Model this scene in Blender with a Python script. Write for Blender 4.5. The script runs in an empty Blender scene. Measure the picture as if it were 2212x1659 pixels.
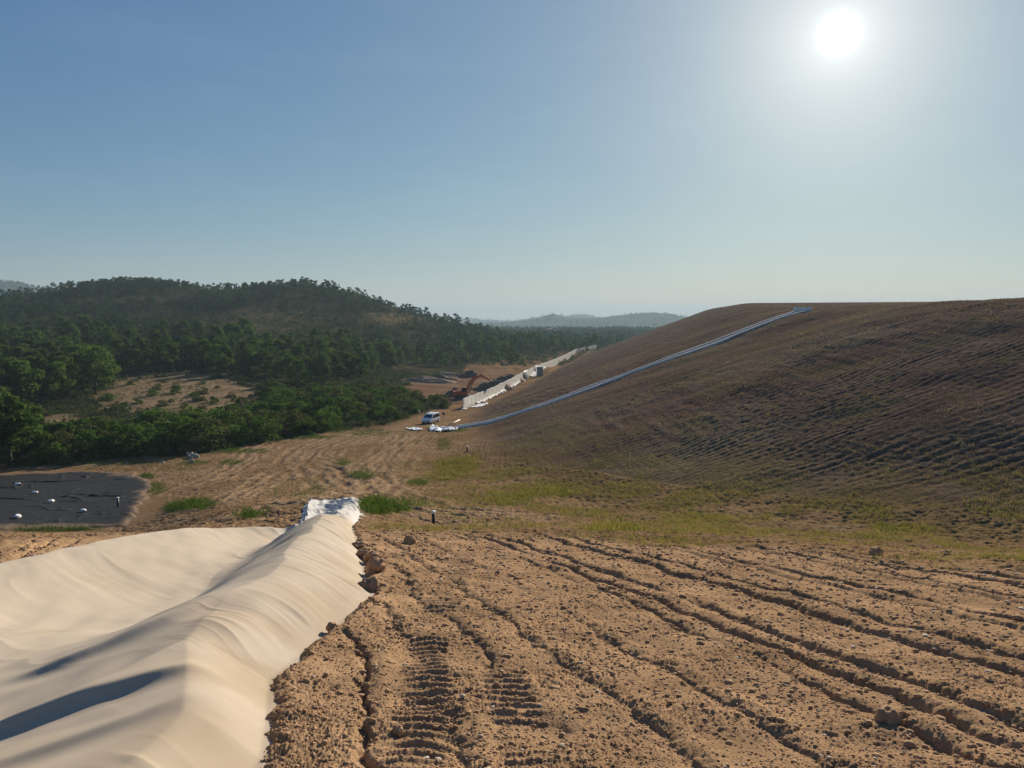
import bpy, math, random
import numpy as np
from mathutils import Vector, Matrix

random.seed(7)
RS = np.random.RandomState(11)
scene = bpy.context.scene
COL = scene.collection
rad = math.radians

# ------------------------------------------------------------------ camera model
F_PX, CX, CY = 1640.0, 1106.0, 829.5
PITCH = rad(4.86)
cp, sp = math.cos(PITCH), math.sin(PITCH)
SUN_AZ, SUN_EL = rad(22.6), rad(18.5)
SUN_DIR = Vector((math.sin(SUN_AZ) * math.cos(SUN_EL), math.cos(SUN_AZ) * math.cos(SUN_EL), math.sin(SUN_EL)))


def ray(px, py):
    xc = (px - CX) / F_PX
    yc = (CY - py) / F_PX
    return xc, yc * sp + cp, yc * cp - sp


def P(px, py, D):
    x, y, z = ray(px, py)
    s = D / y
    return x * s, D, z * s


def Zp(px, D, z):
    u = (px - CX) / F_PX
    # forward distance differs a little from D because of the pitch
    f = D * cp - z * sp
    return u * f, D, z


def proj(x, y, z):
    f = np.maximum(y * cp - z * sp, 1e-3)
    up = y * sp + z * cp
    return CX + F_PX * x / f, CY - F_PX * up / f


# ------------------------------------------------------------------ noise
def _hash(ix, iy, seed):
    h = (ix.astype(np.int64) * 374761393 + iy.astype(np.int64) * 668265263 + seed * 974711) & 0xFFFFFFFF
    h = ((h ^ (h >> 13)) * 1274126177) & 0xFFFFFFFF
    h = (h ^ (h >> 16)) & 0xFFFF
    return h.astype(np.float32) * (2 * math.pi / 65536.0)


def perlin(x, y, seed=0):
    x = np.asarray(x, dtype=np.float64)
    y = np.asarray(y, dtype=np.float64)
    ix = np.floor(x)
    iy = np.floor(y)
    fx = (x - ix).astype(np.float32)
    fy = (y - iy).astype(np.float32)
    ix = ix.astype(np.int64)
    iy = iy.astype(np.int64)
    u = fx * fx * fx * (fx * (fx * 6 - 15) + 10)
    v = fy * fy * fy * (fy * (fy * 6 - 15) + 10)

    def g(dx, dy):
        a = _hash(ix + dx, iy + dy, seed)
        return np.cos(a) * (fx - dx) + np.sin(a) * (fy - dy)
    n00, n10, n01, n11 = g(0, 0), g(1, 0), g(0, 1), g(1, 1)
    a = n00 + u * (n10 - n00)
    b = n01 + u * (n11 - n01)
    return (a + v * (b - a)) * 1.45


def fbm(x, y, seed, octs=4, gain=0.5):
    t = 0
    a = 1.0
    for k in range(octs):
        t = t + a * perlin(x * 2 ** k + 13.7 * k, y * 2 ** k - 7.3 * k, seed + k)
        a *= gain
    return t


def sstep(a, b, x):
    t = np.clip((x - a) / (b - a), 0, 1)
    return t * t * (3 - 2 * t)


def smax(a, b, k):
    h = np.clip(0.5 + 0.5 * (a - b) / k, 0, 1)
    return b + (a - b) * h + k * h * (1 - h)


def smin(a, b, k):
    return -smax(-a, -b, k)


# ------------------------------------------------------------------ scene graph helpers
def link(o):
    COL.objects.link(o)
    return o


def tag(o, label=None, cat=None, group=None, kind=None):
    if label: o['label'] = label
    if cat: o['category'] = cat
    if group: o['group'] = group
    if kind: o['kind'] = kind
    return o


def empty(name, loc, rz=0.0, label=None, cat=None, group=None):
    o = bpy.data.objects.new(name, None)
    o.empty_display_size = 0.3
    o.location = loc
    o.rotation_euler = (0, 0, rz)
    link(o)
    return tag(o, label, cat, group)


def mesh_obj(name, verts, faces, mat=None, parent=None, smooth=False, loc=None):
    me = bpy.data.meshes.new(name)
    me.from_pydata([tuple(v) for v in verts], [], [tuple(f) for f in faces])
    me.update()
    if mat: me.materials.append(mat)
    if smooth: me.polygons.foreach_set('use_smooth', [True] * len(me.polygons))
    o = bpy.data.objects.new(name, me)
    link(o)
    if parent: o.parent = parent
    if loc is not None: o.location = loc
    return o


def np_mesh(name, V, Fq, mat=None, smooth=True, cols=None):
    """V (n,3) float, Fq (m,k) int -> mesh datablock"""
    me = bpy.data.meshes.new(name)
    V = np.ascontiguousarray(V, dtype=np.float32)
    Fq = np.ascontiguousarray(Fq, dtype=np.int32)
    k = Fq.shape[1]
    me.vertices.add(len(V))
    me.vertices.foreach_set('co', V.ravel())
    me.loops.add(Fq.size)
    me.loops.foreach_set('vertex_index', Fq.ravel())
    me.polygons.add(len(Fq))
    me.polygons.foreach_set('loop_start', np.arange(0, Fq.size, k, dtype=np.int32))
    me.polygons.foreach_set('loop_total', np.full(len(Fq), k, dtype=np.int32))
    if smooth:
        me.polygons.foreach_set('use_smooth', np.ones(len(Fq), dtype=bool))
    me.update(calc_edges=True)
    if cols is not None:
        at = me.color_attributes.new('Col', 'FLOAT_COLOR', 'POINT')
        c4 = np.ones((len(V), 4), dtype=np.float32)
        c4[:, :3] = cols
        at.data.foreach_set('color', c4.ravel())
    if mat: me.materials.append(mat)
    return me


def data_obj(name, me, parent=None, loc=None):
    o = bpy.data.objects.new(name, me)
    link(o)
    if parent: o.parent = parent
    if loc is not None: o.location = loc
    return o


class MB:
    def __init__(s):
        s.v, s.f = [], []

    def add(s, verts, faces):
        n = len(s.v)
        s.v += [tuple(v) for v in verts]
        s.f += [tuple(i + n for i in f) for f in faces]

    def box(s, c, d, R=None, taper=(1, 1)):
        vs = []
        for sz in (-1, 1):
            k = taper if sz > 0 else (1, 1)
            for sx, sy in ((-1, -1), (1, -1), (1, 1), (-1, 1)):
                p = Vector((sx * d[0] / 2 * k[0], sy * d[1] / 2 * k[1], sz * d[2] / 2))
                if R is not None: p = R @ p
                vs.append(p + Vector(c))
        s.add(vs, [(3, 2, 1, 0), (4, 5, 6, 7), (0, 1, 5, 4), (1, 2, 6, 5), (2, 3, 7, 6), (3, 0, 4, 7)])

    def prism(s, pts, y0, y1):
        """pts list of (x,z) extruded from y0 to y1"""
        n = len(pts)
        vs = [(p[0], y0, p[1]) for p in pts] + [(p[0], y1, p[1]) for p in pts]
        fs = [tuple(range(n)), tuple(range(2 * n - 1, n - 1, -1))]
        for i in range(n):
            j = (i + 1) % n
            fs.append((i, i + n, j + n, j))
        s.add(vs, fs)

    def loft(s, rings, cap=True):
        n = len(rings[0])
        vs = [p for r in rings for p in r]
        fs = []
        for k in range(len(rings) - 1):
            for i in range(n):
                j = (i + 1) % n
                fs.append((k * n + i, k * n + j, (k + 1) * n + j, (k + 1) * n + i))
        if cap:
            fs.append(tuple(range(n - 1, -1, -1)))
            b = (len(rings) - 1) * n
            fs.append(tuple(range(b, b + n)))
        s.add(vs, fs)

    def tube(s, pts, radii, n=8, cap=True):
        rings = []
        pts = [Vector(p) for p in pts]
        for i, p in enumerate(pts):
            a = pts[max(i - 1, 0)]
            b = pts[min(i + 1, len(pts) - 1)]
            t = (b - a).normalized()
            up = Vector((0, 0, 1)) if abs(t.z) < 0.9 else Vector((1, 0, 0))
            u = t.cross(up).normalized()
            w = u.cross(t).normalized()
            r = radii[i] if hasattr(radii, '__len__') else radii
            rings.append([p + (u * math.cos(2 * math.pi * k / n) + w * math.sin(2 * math.pi * k / n)) * r for k in range(n)])
        s.loft(rings, cap)

    def build(s, name, mat, parent=None, smooth=False, loc=None, bevel=0.0):
        o = mesh_obj(name, s.v, s.f, mat, parent, smooth, loc)
        if bevel > 0:
            m = o.modifiers.new('bevel', 'BEVEL')
            m.width = bevel
            m.segments = 2
            m.limit_method = 'ANGLE'
        return o


# ------------------------------------------------------------------ materials
def new_mat(name):
    m = bpy.data.materials.new(name)
    m.use_nodes = True
    nt = m.node_tree
    b = nt.nodes['Principled BSDF']
    return m, nt, b


def simple_mat(name, col, rough=0.6, metal=0.0, noise=0.0, nscale=5.0, spec=0.3):
    m, nt, b = new_mat(name)
    b.inputs['Roughness'].default_value = rough
    b.inputs['Metallic'].default_value = metal
    b.inputs['Specular IOR Level'].default_value = spec
    if noise > 0:
        tc = nt.nodes.new('ShaderNodeTexCoord')
        nz = nt.nodes.new('ShaderNodeTexNoise')
        nz.inputs['Scale'].default_value = nscale
        nz.inputs['Detail'].default_value = 6
        nt.links.new(tc.outputs['Object'], nz.inputs['Vector'])
        mp = nt.nodes.new('ShaderNodeMapRange')
        mp.inputs['From Min'].default_value = 0.3
        mp.inputs['From Max'].default_value = 0.7
        mp.inputs['To Min'].default_value = 1 - noise
        mp.inputs['To Max'].default_value = 1 + noise
        nt.links.new(nz.outputs['Fac'], mp.inputs['Value'])
        mx = nt.nodes.new('ShaderNodeVectorMath')
        mx.operation = 'SCALE'
        mx.inputs[0].default_value = col[:3]
        nt.links.new(mp.outputs['Result'], mx.inputs['Scale'])
        nt.links.new(mx.outputs['Vector'], b.inputs['Base Color'])
    else:
        b.inputs['Base Color'].default_value = (*col[:3], 1)
    return m


def ground_mat(name, fine, coarse, bump, bscale):
    m, nt, b = new_mat(name)
    N, L = nt.nodes, nt.links
    b.inputs['Roughness'].default_value = 0.95
    b.inputs['Specular IOR Level'].default_value = 0.0
    at = N.new('ShaderNodeAttribute')
    at.attribute_name = 'Col'
    tc = N.new('ShaderNodeTexCoord')
    n1 = N.new('ShaderNodeTexNoise')
    n1.inputs['Scale'].default_value = fine
    n1.inputs['Detail'].default_value = 8
    n1.inputs['Roughness'].default_value = 0.65
    L.new(tc.outputs['Object'], n1.inputs['Vector'])
    n2 = N.new('ShaderNodeTexNoise')
    n2.inputs['Scale'].default_value = coarse
    n2.inputs['Detail'].default_value = 6
    L.new(tc.outputs['Object'], n2.inputs['Vector'])
    m1 = N.new('ShaderNodeMapRange')
    m1.inputs['From Min'].default_value = 0.3
    m1.inputs['From Max'].default_value = 0.7
    m1.inputs['To Min'].default_value = 0.72
    m1.inputs['To Max'].default_value = 1.25
    L.new(n1.outputs['Fac'], m1.inputs['Value'])
    m2 = N.new('ShaderNodeMapRange')
    m2.inputs['From Min'].default_value = 0.3
    m2.inputs['From Max'].default_value = 0.7
    m2.inputs['To Min'].default_value = 0.85
    m2.inputs['To Max'].default_value = 1.15
    L.new(n2.outputs['Fac'], m2.inputs['Value'])
    mu = N.new('ShaderNodeMath')
    mu.operation = 'MULTIPLY'
    L.new(m1.outputs['Result'], mu.inputs[0])
    L.new(m2.outputs['Result'], mu.inputs[1])
    sc = N.new('ShaderNodeVectorMath')
    sc.operation = 'SCALE'
    L.new(at.outputs['Color'], sc.inputs[0])
    L.new(mu.outputs['Value'], sc.inputs['Scale'])
    L.new(sc.outputs['Vector'], b.inputs['Base Color'])
    bp = N.new('ShaderNodeBump')
    bp.inputs['Strength'].default_value = bump
    bp.inputs['Distance'].default_value = bscale
    L.new(n1.outputs['Fac'], bp.inputs['Height'])
    L.new(bp.outputs['Normal'], b.inputs['Normal'])
    return m


def leaf_mat(name, col, col2, trans=0.35, nscale=0.6):
    m = bpy.data.materials.new(name)
    m.use_nodes = True
    nt = m.node_tree
    N, L = nt.nodes, nt.links
    for n in list(N): N.remove(n)
    out = N.new('ShaderNodeOutputMaterial')
    tc = N.new('ShaderNodeNewGeometry')
    nz = N.new('ShaderNodeTexNoise')
    nz.inputs['Scale'].default_value = nscale
    nz.inputs['Detail'].default_value = 3
    L.new(tc.outputs['Position'], nz.inputs['Vector'])
    oi = N.new('ShaderNodeObjectInfo')
    ad = N.new('ShaderNodeMath')
    ad.operation = 'MULTIPLY_ADD'
    ad.inputs[1].default_value = 0.35
    L.new(oi.outputs['Random'], ad.inputs[0])
    mp = N.new('ShaderNodeMapRange')
    mp.inputs['From Min'].default_value = 0.3
    mp.inputs['From Max'].default_value = 0.7
    mp.inputs['To Min'].default_value = -0.15
    mp.inputs['To Max'].default_value = 0.8
    L.new(nz.outputs['Fac'], mp.inputs['Value'])
    L.new(mp.outputs['Result'], ad.inputs[2])
    mx = N.new('ShaderNodeMix')
    mx.data_type = 'RGBA'
    mx.inputs['A'].default_value = (*col, 1)
    mx.inputs['B'].default_value = (*col2, 1)
    L.new(ad.outputs['Value'], mx.inputs['Factor'])
    d = N.new('ShaderNodeBsdfDiffuse')
    t = N.new('ShaderNodeBsdfTranslucent')
    L.new(mx.outputs['Result'], d.inputs['Color'])
    L.new(mx.outputs['Result'], t.inputs['Color'])
    ms = N.new('ShaderNodeMixShader')
    ms.inputs['Fac'].default_value = trans
    L.new(d.outputs['BSDF'], ms.inputs[1])
    L.new(t.outputs['BSDF'], ms.inputs[2])
    L.new(ms.outputs['Shader'], out.inputs['Surface'])
    return m


M_SOIL = ground_mat('tilled_soil', 55.0, 1.1, 0.55, 0.02)
M_GROUND = ground_mat('bare_ground', 2.2, 0.12, 0.5, 0.12)
M_MOUND = ground_mat('mound_soil', 3.2, 0.09, 0.6, 0.10)
M_HILL = ground_mat('hill_ground', 0.35, 0.03, 0.5, 0.6)
M_FAR = ground_mat('far_hill_ground', 0.03, 0.006, 0.4, 4.0)
M_PINE = leaf_mat('pine_needles', (0.030, 0.066, 0.014), (0.125, 0.200, 0.036), 0.42)
M_PINE_FAR = leaf_mat('far_pine_needles', (0.016, 0.040, 0.022), (0.055, 0.100, 0.040), 0.35, 0.12)  # bluish tint puts part of the distance haze into the needle colour
M_SHRUB = leaf_mat('shrub_leaves', (0.022, 0.054, 0.010), (0.105, 0.180, 0.030), 0.40)
M_PINE_B = leaf_mat('olive_pine_needles', (0.036, 0.058, 0.014), (0.130, 0.160, 0.040), 0.4)
M_SHRUB_B = leaf_mat('olive_shrub_leaves', (0.045, 0.055, 0.016), (0.130, 0.135, 0.045), 0.4)
M_SCRUB = leaf_mat('scrub_leaves', (0.032, 0.054, 0.020), (0.100, 0.115, 0.042), 0.35, 0.1)
M_BARK = simple_mat('bark', (0.09, 0.065, 0.048), 0.9, 0, 0.3, 8)
M_GRASS_Y = leaf_mat('dry_grass', (0.115, 0.120, 0.024), (0.23, 0.19, 0.05), 0.5, 0.9)
M_STRAW = leaf_mat('straw', (0.14, 0.115, 0.045), (0.27, 0.21, 0.10), 0.4, 0.15)
M_GRASS_G = leaf_mat('green_grass', (0.030, 0.062, 0.010), (0.085, 0.125, 0.020), 0.5, 0.9)
M_CONC = simple_mat('concrete', (0.64, 0.61, 0.54), 0.92, 0, 0.2, 1.2, 0.05)
M_KERB = simple_mat('kerb_concrete', (0.70, 0.70, 0.69), 0.92, 0, 0.2, 1.2, 0.05)
M_CONC_D = simple_mat('damp_concrete', (0.215, 0.205, 0.190), 0.95, 0, 0.2, 1.5, 0.0)
M_WHITE = simple_mat('white_plastic', (0.80, 0.80, 0.78), 0.5, 0, 0.06, 2)
M_PIPE = simple_mat('black_pipe', (0.02, 0.02, 0.022), 0.45)
M_PAINT = simple_mat('white_paint', (0.82, 0.83, 0.84), 0.3, 0, 0.02, 3, 0.5)
M_GLASS = simple_mat('dark_glass', (0.015, 0.02, 0.025), 0.08, 0, 0, 1, 0.6)
M_RUBBER = simple_mat('rubber', (0.02, 0.02, 0.02), 0.8)
M_RIM = simple_mat('rim_metal', (0.45, 0.46, 0.48), 0.4, 0.8)
M_TRIM = simple_mat('black_trim', (0.03, 0.03, 0.033), 0.6)
M_LAMP = simple_mat('lamp_lens', (0.7, 0.72, 0.75), 0.1, 0, 0, 1, 0.6)
M_REDLAMP = simple_mat('red_lens', (0.45, 0.02, 0.02), 0.2)
M_ORANGE = simple_mat('orange_paint', (0.55, 0.12, 0.035), 0.5, 0, 0.12, 3)
M_STEEL = simple_mat('dark_steel', (0.10, 0.085, 0.075), 0.6, 0.4, 0.2, 5)
M_ROCK = simple_mat('pale_rock', (0.33, 0.30, 0.25), 0.9, 0, 0.15, 5)
M_WOOD = simple_mat('pale_wood', (0.55, 0.47, 0.36), 0.8, 0, 0.1, 4)
M_GREEN = simple_mat('green_paint', (0.19, 0.24, 0.21), 0.6, 0, 0.12, 1.5)
M_TILE = simple_mat('roof_tile', (0.35, 0.18, 0.11), 0.85, 0, 0.15, 2)
M_SPOIL = simple_mat('dark_spoil', (0.150, 0.098, 0.062), 0.95, 0, 0.3, 1.5, 0.1)

# ------------------------------------------------------------------ terrain : base surface by thin plate spline
H0, SL = 2.4, 0.18
ctrl = []


def c(*p): ctrl.append(p)


for px in (-350, 0, 300, 600, 850, 1106, 1300, 1700, 2212, 2600):
    for D in (12, 15, 18):
        if px >= 2200 and D > 15: continue
        c(*Zp(px, D, -H0 - SL * D))
for px in (-350, 0, 250):
    for D, z in ((22, -6.4), (30, -9.0), (40, -12.3), (55, -15.7), (62, -16.4), (75, -17.6), (89, -18.4), (100, -18.75),
                 (115, -19.2), (150, -19.2), (200, -17.0), (250, -13.5)):
        c(*Zp(px, D, z))
for px, D, z in ((450, 22, -6.4), (450, 30, -8.4), (450, 45, -11.8), (450, 60, -14.6), (450, 75, -16.6), (450, 95, -18.0), (450, 120, -18.8),
                 (450, 160, -18.9), (450, 200, -17.2), (450, 240, -15.3),
                 (600, 22, -6.3), (600, 27, -7.7), (600, 36, -9.15), (600, 50, -12.1), (600, 68, -15.1), (600, 92, -17.6), (600, 120, -18.6),
                 (600, 160, -19.0), (600, 240, -16.5),
                 (760, 22, -6.35), (760, 39, -9.4), (760, 60, -13.4), (760, 90, -16.7), (760, 130, -18.7), (760, 200, -19.4),
                 (900, 22, -6.4), (936, 36, -9.8), (880, 48, -11.6), (870, 80, -15.3), (900, 110, -17.5), (930, 138, -19.0), (900, 170, -19.7),
                 (880, 240, -20.4), (880, 320, -20.4),
                 (1000, 22, -6.4), (1000, 42, -10.9), (1000, 60, -13.3), (1000, 78, -14.9), (1000, 105, -16.7), (1000, 131, -18.5),
                 (1000, 170, -20.3), (1000, 215, -21.0), (1020, 300, -21.0), (1040, 400, -20.8),
                 (1150, 22, -6.36), (1150, 45, -11.4), (1150, 70, -13.9), (1150, 120, -18), (1150, 170, -20.3), (1150, 283, -20.6), (1150, 450, -20.8),
                 (1300, 22, -6.4), (1300, 42, -11.2), (1300, 70, -13.0), (1300, 130, -18), (1300, 300, -20.5), (1300, 520, -20.8),
                 (1700, 20, -6.1), (1700, 36, -10.2), (1700, 60, -11.4), (1700, 130, -16), (1700, 300, -20),
                 (2212, 15, -5.1), (2212, 30, -9.3), (2212, 60, -10.6), (2212, 130, -15), (2212, 300, -20),
                 (2600, 30, -9.0), (2600, 60, -10), (2600, 130, -14), (2600, 300, -20)):
    c(*Zp(px, D, z))
# wooded hill
for px, D, z in ((-350, 330, -6), (0, 330, -5), (300, 330, -7), (450, 330, -8), (600, 330, -10), (760, 330, -15),
                 (-350, 420, 6), (0, 420, 5), (280, 420, 4), (450, 410, 0), (600, 410, 0), (760, 410, -5), (880, 420, -12), (980, 430, -18)):
    c(*Zp(px, D, z))
for px, py, D in ((-350, 655, 500), (-100, 652, 500), (0, 643, 500), (140, 628, 520), (280, 616, 540), (400, 622, 540), (520, 627, 540), (640, 617, 560), (760, 636, 560),
                  (880, 672, 550), (960, 700, 540), (1050, 724, 540), (1120, 738, 540)):
    c(*P(px, py, D))
    x, y, z = P(px, py, D)
    c(x * 1.2, y * 1.2, z - 12 if z > 0 else z * 0.5 - 10)
    c(x * 1.5, y * 1.5, -20.5)
for px in (-350, 0, 300, 600, 900, 1100, 1300, 1700, 2212, 2600):
    for D in (800, 1100, 2000, 4000, 9500):
        if D == 800 and px < 1000: continue
        c(*Zp(px, D, -21.5))

ctrl = np.array(ctrl)
c_az = np.arctan2(ctrl[:, 0], ctrl[:, 1])
c_r = np.hypot(ctrl[:, 0], ctrl[:, 1])
c_e = ctrl[:, 2] / c_r
KA = 2.6


def tps_fit(A, B, vals):
    n = len(vals)
    d2 = (A[:, None] - A[None]) ** 2 + (B[:, None] - B[None]) ** 2
    K = np.where(d2 > 1e-12, 0.5 * d2 * np.log(d2 + 1e-12), 0)
    K[np.arange(n), np.arange(n)] += 2e-4
    Pm = np.stack([np.ones(n), A, B], 1)
    M = np.block([[K, Pm], [Pm.T, np.zeros((3, 3))]])
    return np.linalg.solve(M, np.concatenate([vals, np.zeros(3)]))


_w = tps_fit(c_az * KA, np.log(c_r), c_e)
AZC = np.linspace(-0.72, 0.74, 180)
LRC = np.linspace(math.log(10.0), math.log(9800.0), 420)
_ga, _gl = np.meshgrid(AZC * KA, LRC)
_E = np.zeros(_ga.shape)
for i in range(len(c_az)):
    d2 = (_ga - c_az[i] * KA) ** 2 + (_gl - math.log(c_r[i])) ** 2
    _E += _w[i] * 0.5 * d2 * np.log(d2 + 1e-12)
_E += _w[-3] + _w[-2] * _ga + _w[-1] * _gl


def base_z(x, y):
    """smooth base terrain, without the mound"""
    x = np.asarray(x, float)
    y = np.asarray(y, float)
    az = np.arctan2(x, y)
    r = np.maximum(np.hypot(x, y), 1e-3)
    azc = np.clip(az, AZC[0], AZC[-1])
    lr = np.clip(np.log(r), LRC[0], LRC[-1])
    fa = (azc - AZC[0]) / (AZC[1] - AZC[0])
    fl = (lr - LRC[0]) / (LRC[1] - LRC[0])
    ia = np.clip(fa.astype(int), 0, len(AZC) - 2)
    il = np.clip(fl.astype(int), 0, len(LRC) - 2)
    fa = fa - ia
    fl = fl - il
    e = (_E[il, ia] * (1 - fa) + _E[il, ia + 1] * fa) * (1 - fl) + (_E[il + 1, ia] * (1 - fa) + _E[il + 1, ia + 1] * fa) * fl
    zt = e * r
    zf = -H0 - SL * np.maximum(y, -40) - 0.0 * x
    k = sstep(11.5, 17, r)
    return zf * (1 - k) + zt * k


# far ridges : profile over picture columns at a given distance
RIDGES = [
    (3000, 0.13, [(960, 722), (1040, 710), (1100, 697), (1150, 687), (1195, 678), (1230, 688), (1290, 687), (1350, 679), (1400, 675), (1445, 679), (1520, 690), (1800, 700), (2600, 700)], 5),
    (4700, 0.12, [(900, 690), (1010, 688), (1060, 692), (1120, 693), (1150, 690), (1200, 687), (1240, 680), (1262, 678), (1290, 685), (1350, 690), (1600, 692), (2600, 692)], 8),
    (2600, 0.12, [(-500, 600), (-60, 606), (0, 609), (40, 612), (62, 618), (100, 632), (200, 690), (260, 705), (330, 735)], 4),
]


def far_z(x, y):
    r = np.maximum(np.hypot(x, y), 1.0)
    az = np.arctan2(x, np.maximum(y, 1e-3))
    z = np.full(r.shape, -1e3)
    for D, wid, prof, amp in RIDGES:
        pts = [P(a, b, D) for a, b in prof]
        paz = [math.atan2(q[0], q[1]) for q in pts]
        pe = [q[2] / math.hypot(q[0], q[1]) for q in pts]
        e = np.interp(az, paz, pe)
        top = e * D + amp * 0.45 * fbm(az * 70, np.log(r) * 9, 40 + int(D) % 17, 3)
        g = np.exp(-((np.log(r) - math.log(D)) / wid) ** 2)
        z = np.maximum(z, -21.5 + (top + 21.5) * g)
    return z


# mound on the right : distance inside its toe line
WALL = [(-11.0, 170.0), (-3.0, 220.0), (7.0, 281.0), (17.5, 345.0), (29.0, 415.0), (40.0, 475.0), (60.0, 540.0)]
TOE = [(150, 900), (80, 620), (66, 540), (46.5, 475), (35, 415), (23, 345), (12, 281), (1.2, 220), (-8.5, 170), (-9.5, 150), (-8.5, 130), (-6.5, 104), (-3, 78), (3, 58),
       (11, 44), (21, 34), (38, 25.5), (80, 14), (170, -4), (400, -60)]


def poly_dist(x, y, pts):
    """unsigned distance to a polyline, side sign (+ = right of the walking direction) and arc parameter"""
    best = np.full(np.shape(x), 1e12)
    sgn = np.ones(np.shape(x))
    par = np.zeros(np.shape(x))
    for i in range(len(pts) - 1):
        ax, ay = pts[i]
        bx, by = pts[i + 1]
        dx, dy = bx - ax, by - ay
        t = np.clip(((x - ax) * dx + (y - ay) * dy) / (dx * dx + dy * dy), 0, 1)
        ex, ey = x - (ax + t * dx), y - (ay + t * dy)
        d = ex * ex + ey * ey
        s = dx * ey - dy * ex
        m = d < best
        best = np.where(m, d, best)
        sgn = np.where(m, np.where(s < 0, 1.0, -1.0), sgn)
        par = np.where(m, i + t, par)
    return np.sqrt(best), sgn, par


_toe_z = [float(base_z(np.array([px]), np.array([max(py, 1)]))[0]) for px, py in TOE]


TOE_A = TOE[:14] + [(9.0, 38.0), (22.0, -8.0), (40.0, -80.0)]
TOE_B = [(-240.0, 211.0), (-70.0, 98.0), (-20.0, 65.1), (3.0, 50.0), (11.0, 44.7), (21.0, 38.2), (38.0, 27.0), (80.0, -0.6), (170.0, -60.0), (400.0, -211.0)]


def _tz(pts):
    return [float(base_z(np.array([px]), np.array([max(py, 1)]))[0]) for px, py in pts]


_tza, _tzb = _tz(TOE_A), _tz(TOE_B)
_tzb[:3] = [-17.0, -15.5, -14.0]


def mound_z(x, y):
    # walking the toe from far to near, the mound lies on the left
    d1, s1, par1 = poly_dist(x, y, TOE_A)
    d1 = np.where(s1 < 0, d1, -d1)
    d2, s2, par2 = poly_dist(x, y, TOE_B)
    d2 = np.where(s2 < 0, d2, -d2)
    r1_ = np.interp(par1, np.arange(len(TOE_A)), _tza) - 0.35 + np.interp(y, [120, 200], [0.31, 0.375]) * d1
    r2_ = np.interp(par2, np.arange(len(TOE_B)), _tzb) - 0.35 + 0.26 * d2
    ramp = smin(r1_, r2_, 7.0)
    d = smin(d1, d2, 8.0)
    yy = y + 0.15 * x
    top = np.interp(yy, [-200, 60, 120, 170, 215, 300, 365, 520, 700, 1000], [2.2, 2.45, 2.6, 2.5, 3.0, 5.4, 7.4, 7.6, 0, -30])
    top = top + 0.004 * np.clip(d - 60, 0, 200)
    return smin(ramp, top, 3.0), d


# ------------------------------------------------------------------ geotextile channel edges (functions of y)
YR = [-3, 0, 3.5, 5.5, 6.5, 7.5, 9.3, 11.2, 12.3, 14.5, 16.8, 19.5, 22.9, 26, 30, 39, 45]
XR = [-1.5, -1.6, -1.75, -1.92, -2.2, -2.50, -2.48, -2.36, -2.36, -2.95, -3.40, -4.1, -4.95, -5.55, -6.2, -7.85, -9.0]
YL = [-3, 0, 15, 21.5, 24.0, 25.5, 26.6, 27.5, 30, 36, 39, 45]
XL = [-10.8, -10.8, -10.6, -10.5, -10.1, -9.5, -8.8, -8.1, -8.5, -10.0, -10.5, -11.5]
Y_END = 38.8


def edge_r(y): return np.interp(y, YR, XR)
def edge_l(y): return np.interp(y, YL, XL)


BOFF_Y = [-3, 3, 5.5, 9, 13, 17, 23, 30, 39]
BOFF_X = [0.5, 0.5, 0.58, 1.0, 1.5, 1.15, 0.8, 0.6, 0.5]

# ------------------------------------------------------------------ ground grid (polar, denser where the picture looks)
fr = np.arange(-43.0, 43.0001, 0.067)
sideL = -43.0 - np.cumsum(np.linspace(0.1, 4.5, 62))
sideL = sideL[sideL > -180]
AZ = np.radians(np.concatenate([sideL[::-1], fr, -sideL]))
r1 = np.exp(np.arange(math.log(0.4), math.log(4.2), 0.05))
r2 = np.exp(np.arange(math.log(4.2), math.log(24), 0.0034))
r3 = np.exp(np.arange(math.log(24), math.log(230), 0.0028))
r4 = np.exp(np.arange(math.log(230), math.log(700), 0.008))
r5 = np.exp(np.arange(math.log(700), math.log(9500), 0.016))
RR = np.concatenate([r1, r2, r3, r4, r5])
NA, NR = len(AZ), len(RR)
GA, GR = np.meshgrid(AZ, RR)
X = GR * np.sin(GA)
Y = GR * np.cos(GA)
print('grid', NA, NR, NA * NR)

Zb = base_z(X, Y)
Zm, Dm = mound_z(X, Y)
Zs = smax(Zb, Zm, 2.2)
far = GR > 620
zf = far_z(X[far], Y[far])
Zs[far] = np.maximum(Zs[far], zf)
is_far = np.zeros_like(far)
is_far[far] = (GR[far] > 850) & (Y[far] > 0)
MOUND = (Dm > 0.5) & (Zm > Zb - 0.2)
PX, PY = proj(X, Y, Zs)
inview = (Y > 0.5) & (PX > -900) & (PX < 3100)

# channel footprint
ER, EL = edge_r(Y), edge_l(Y)
near = (GR < 60)
edge_n = np.zeros_like(X)
edge_n[near] = 0.07 * fbm(X[near] * 1.3, Y[near] * 1.3, 3, 3, 0.6) + 0.035 * perlin(X[near] * 6, Y[near] * 6, 4) + 0.02 * perlin(X[near] * 15, Y[near] * 15, 2)
dR = X - (ER + edge_n)           # positive on the soil at the right
dL = (EL + edge_n * 0.6) - X     # positive on the soil at the left
dE = Y - (Y_END + edge_n)
out_d = np.maximum(np.maximum(dR, dL), dE)      # negative inside the cloth
out_d = np.where(Y < -2.5, 5, out_d)
carve = near & (out_d < 1)
Zg = Zs.copy()
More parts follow.
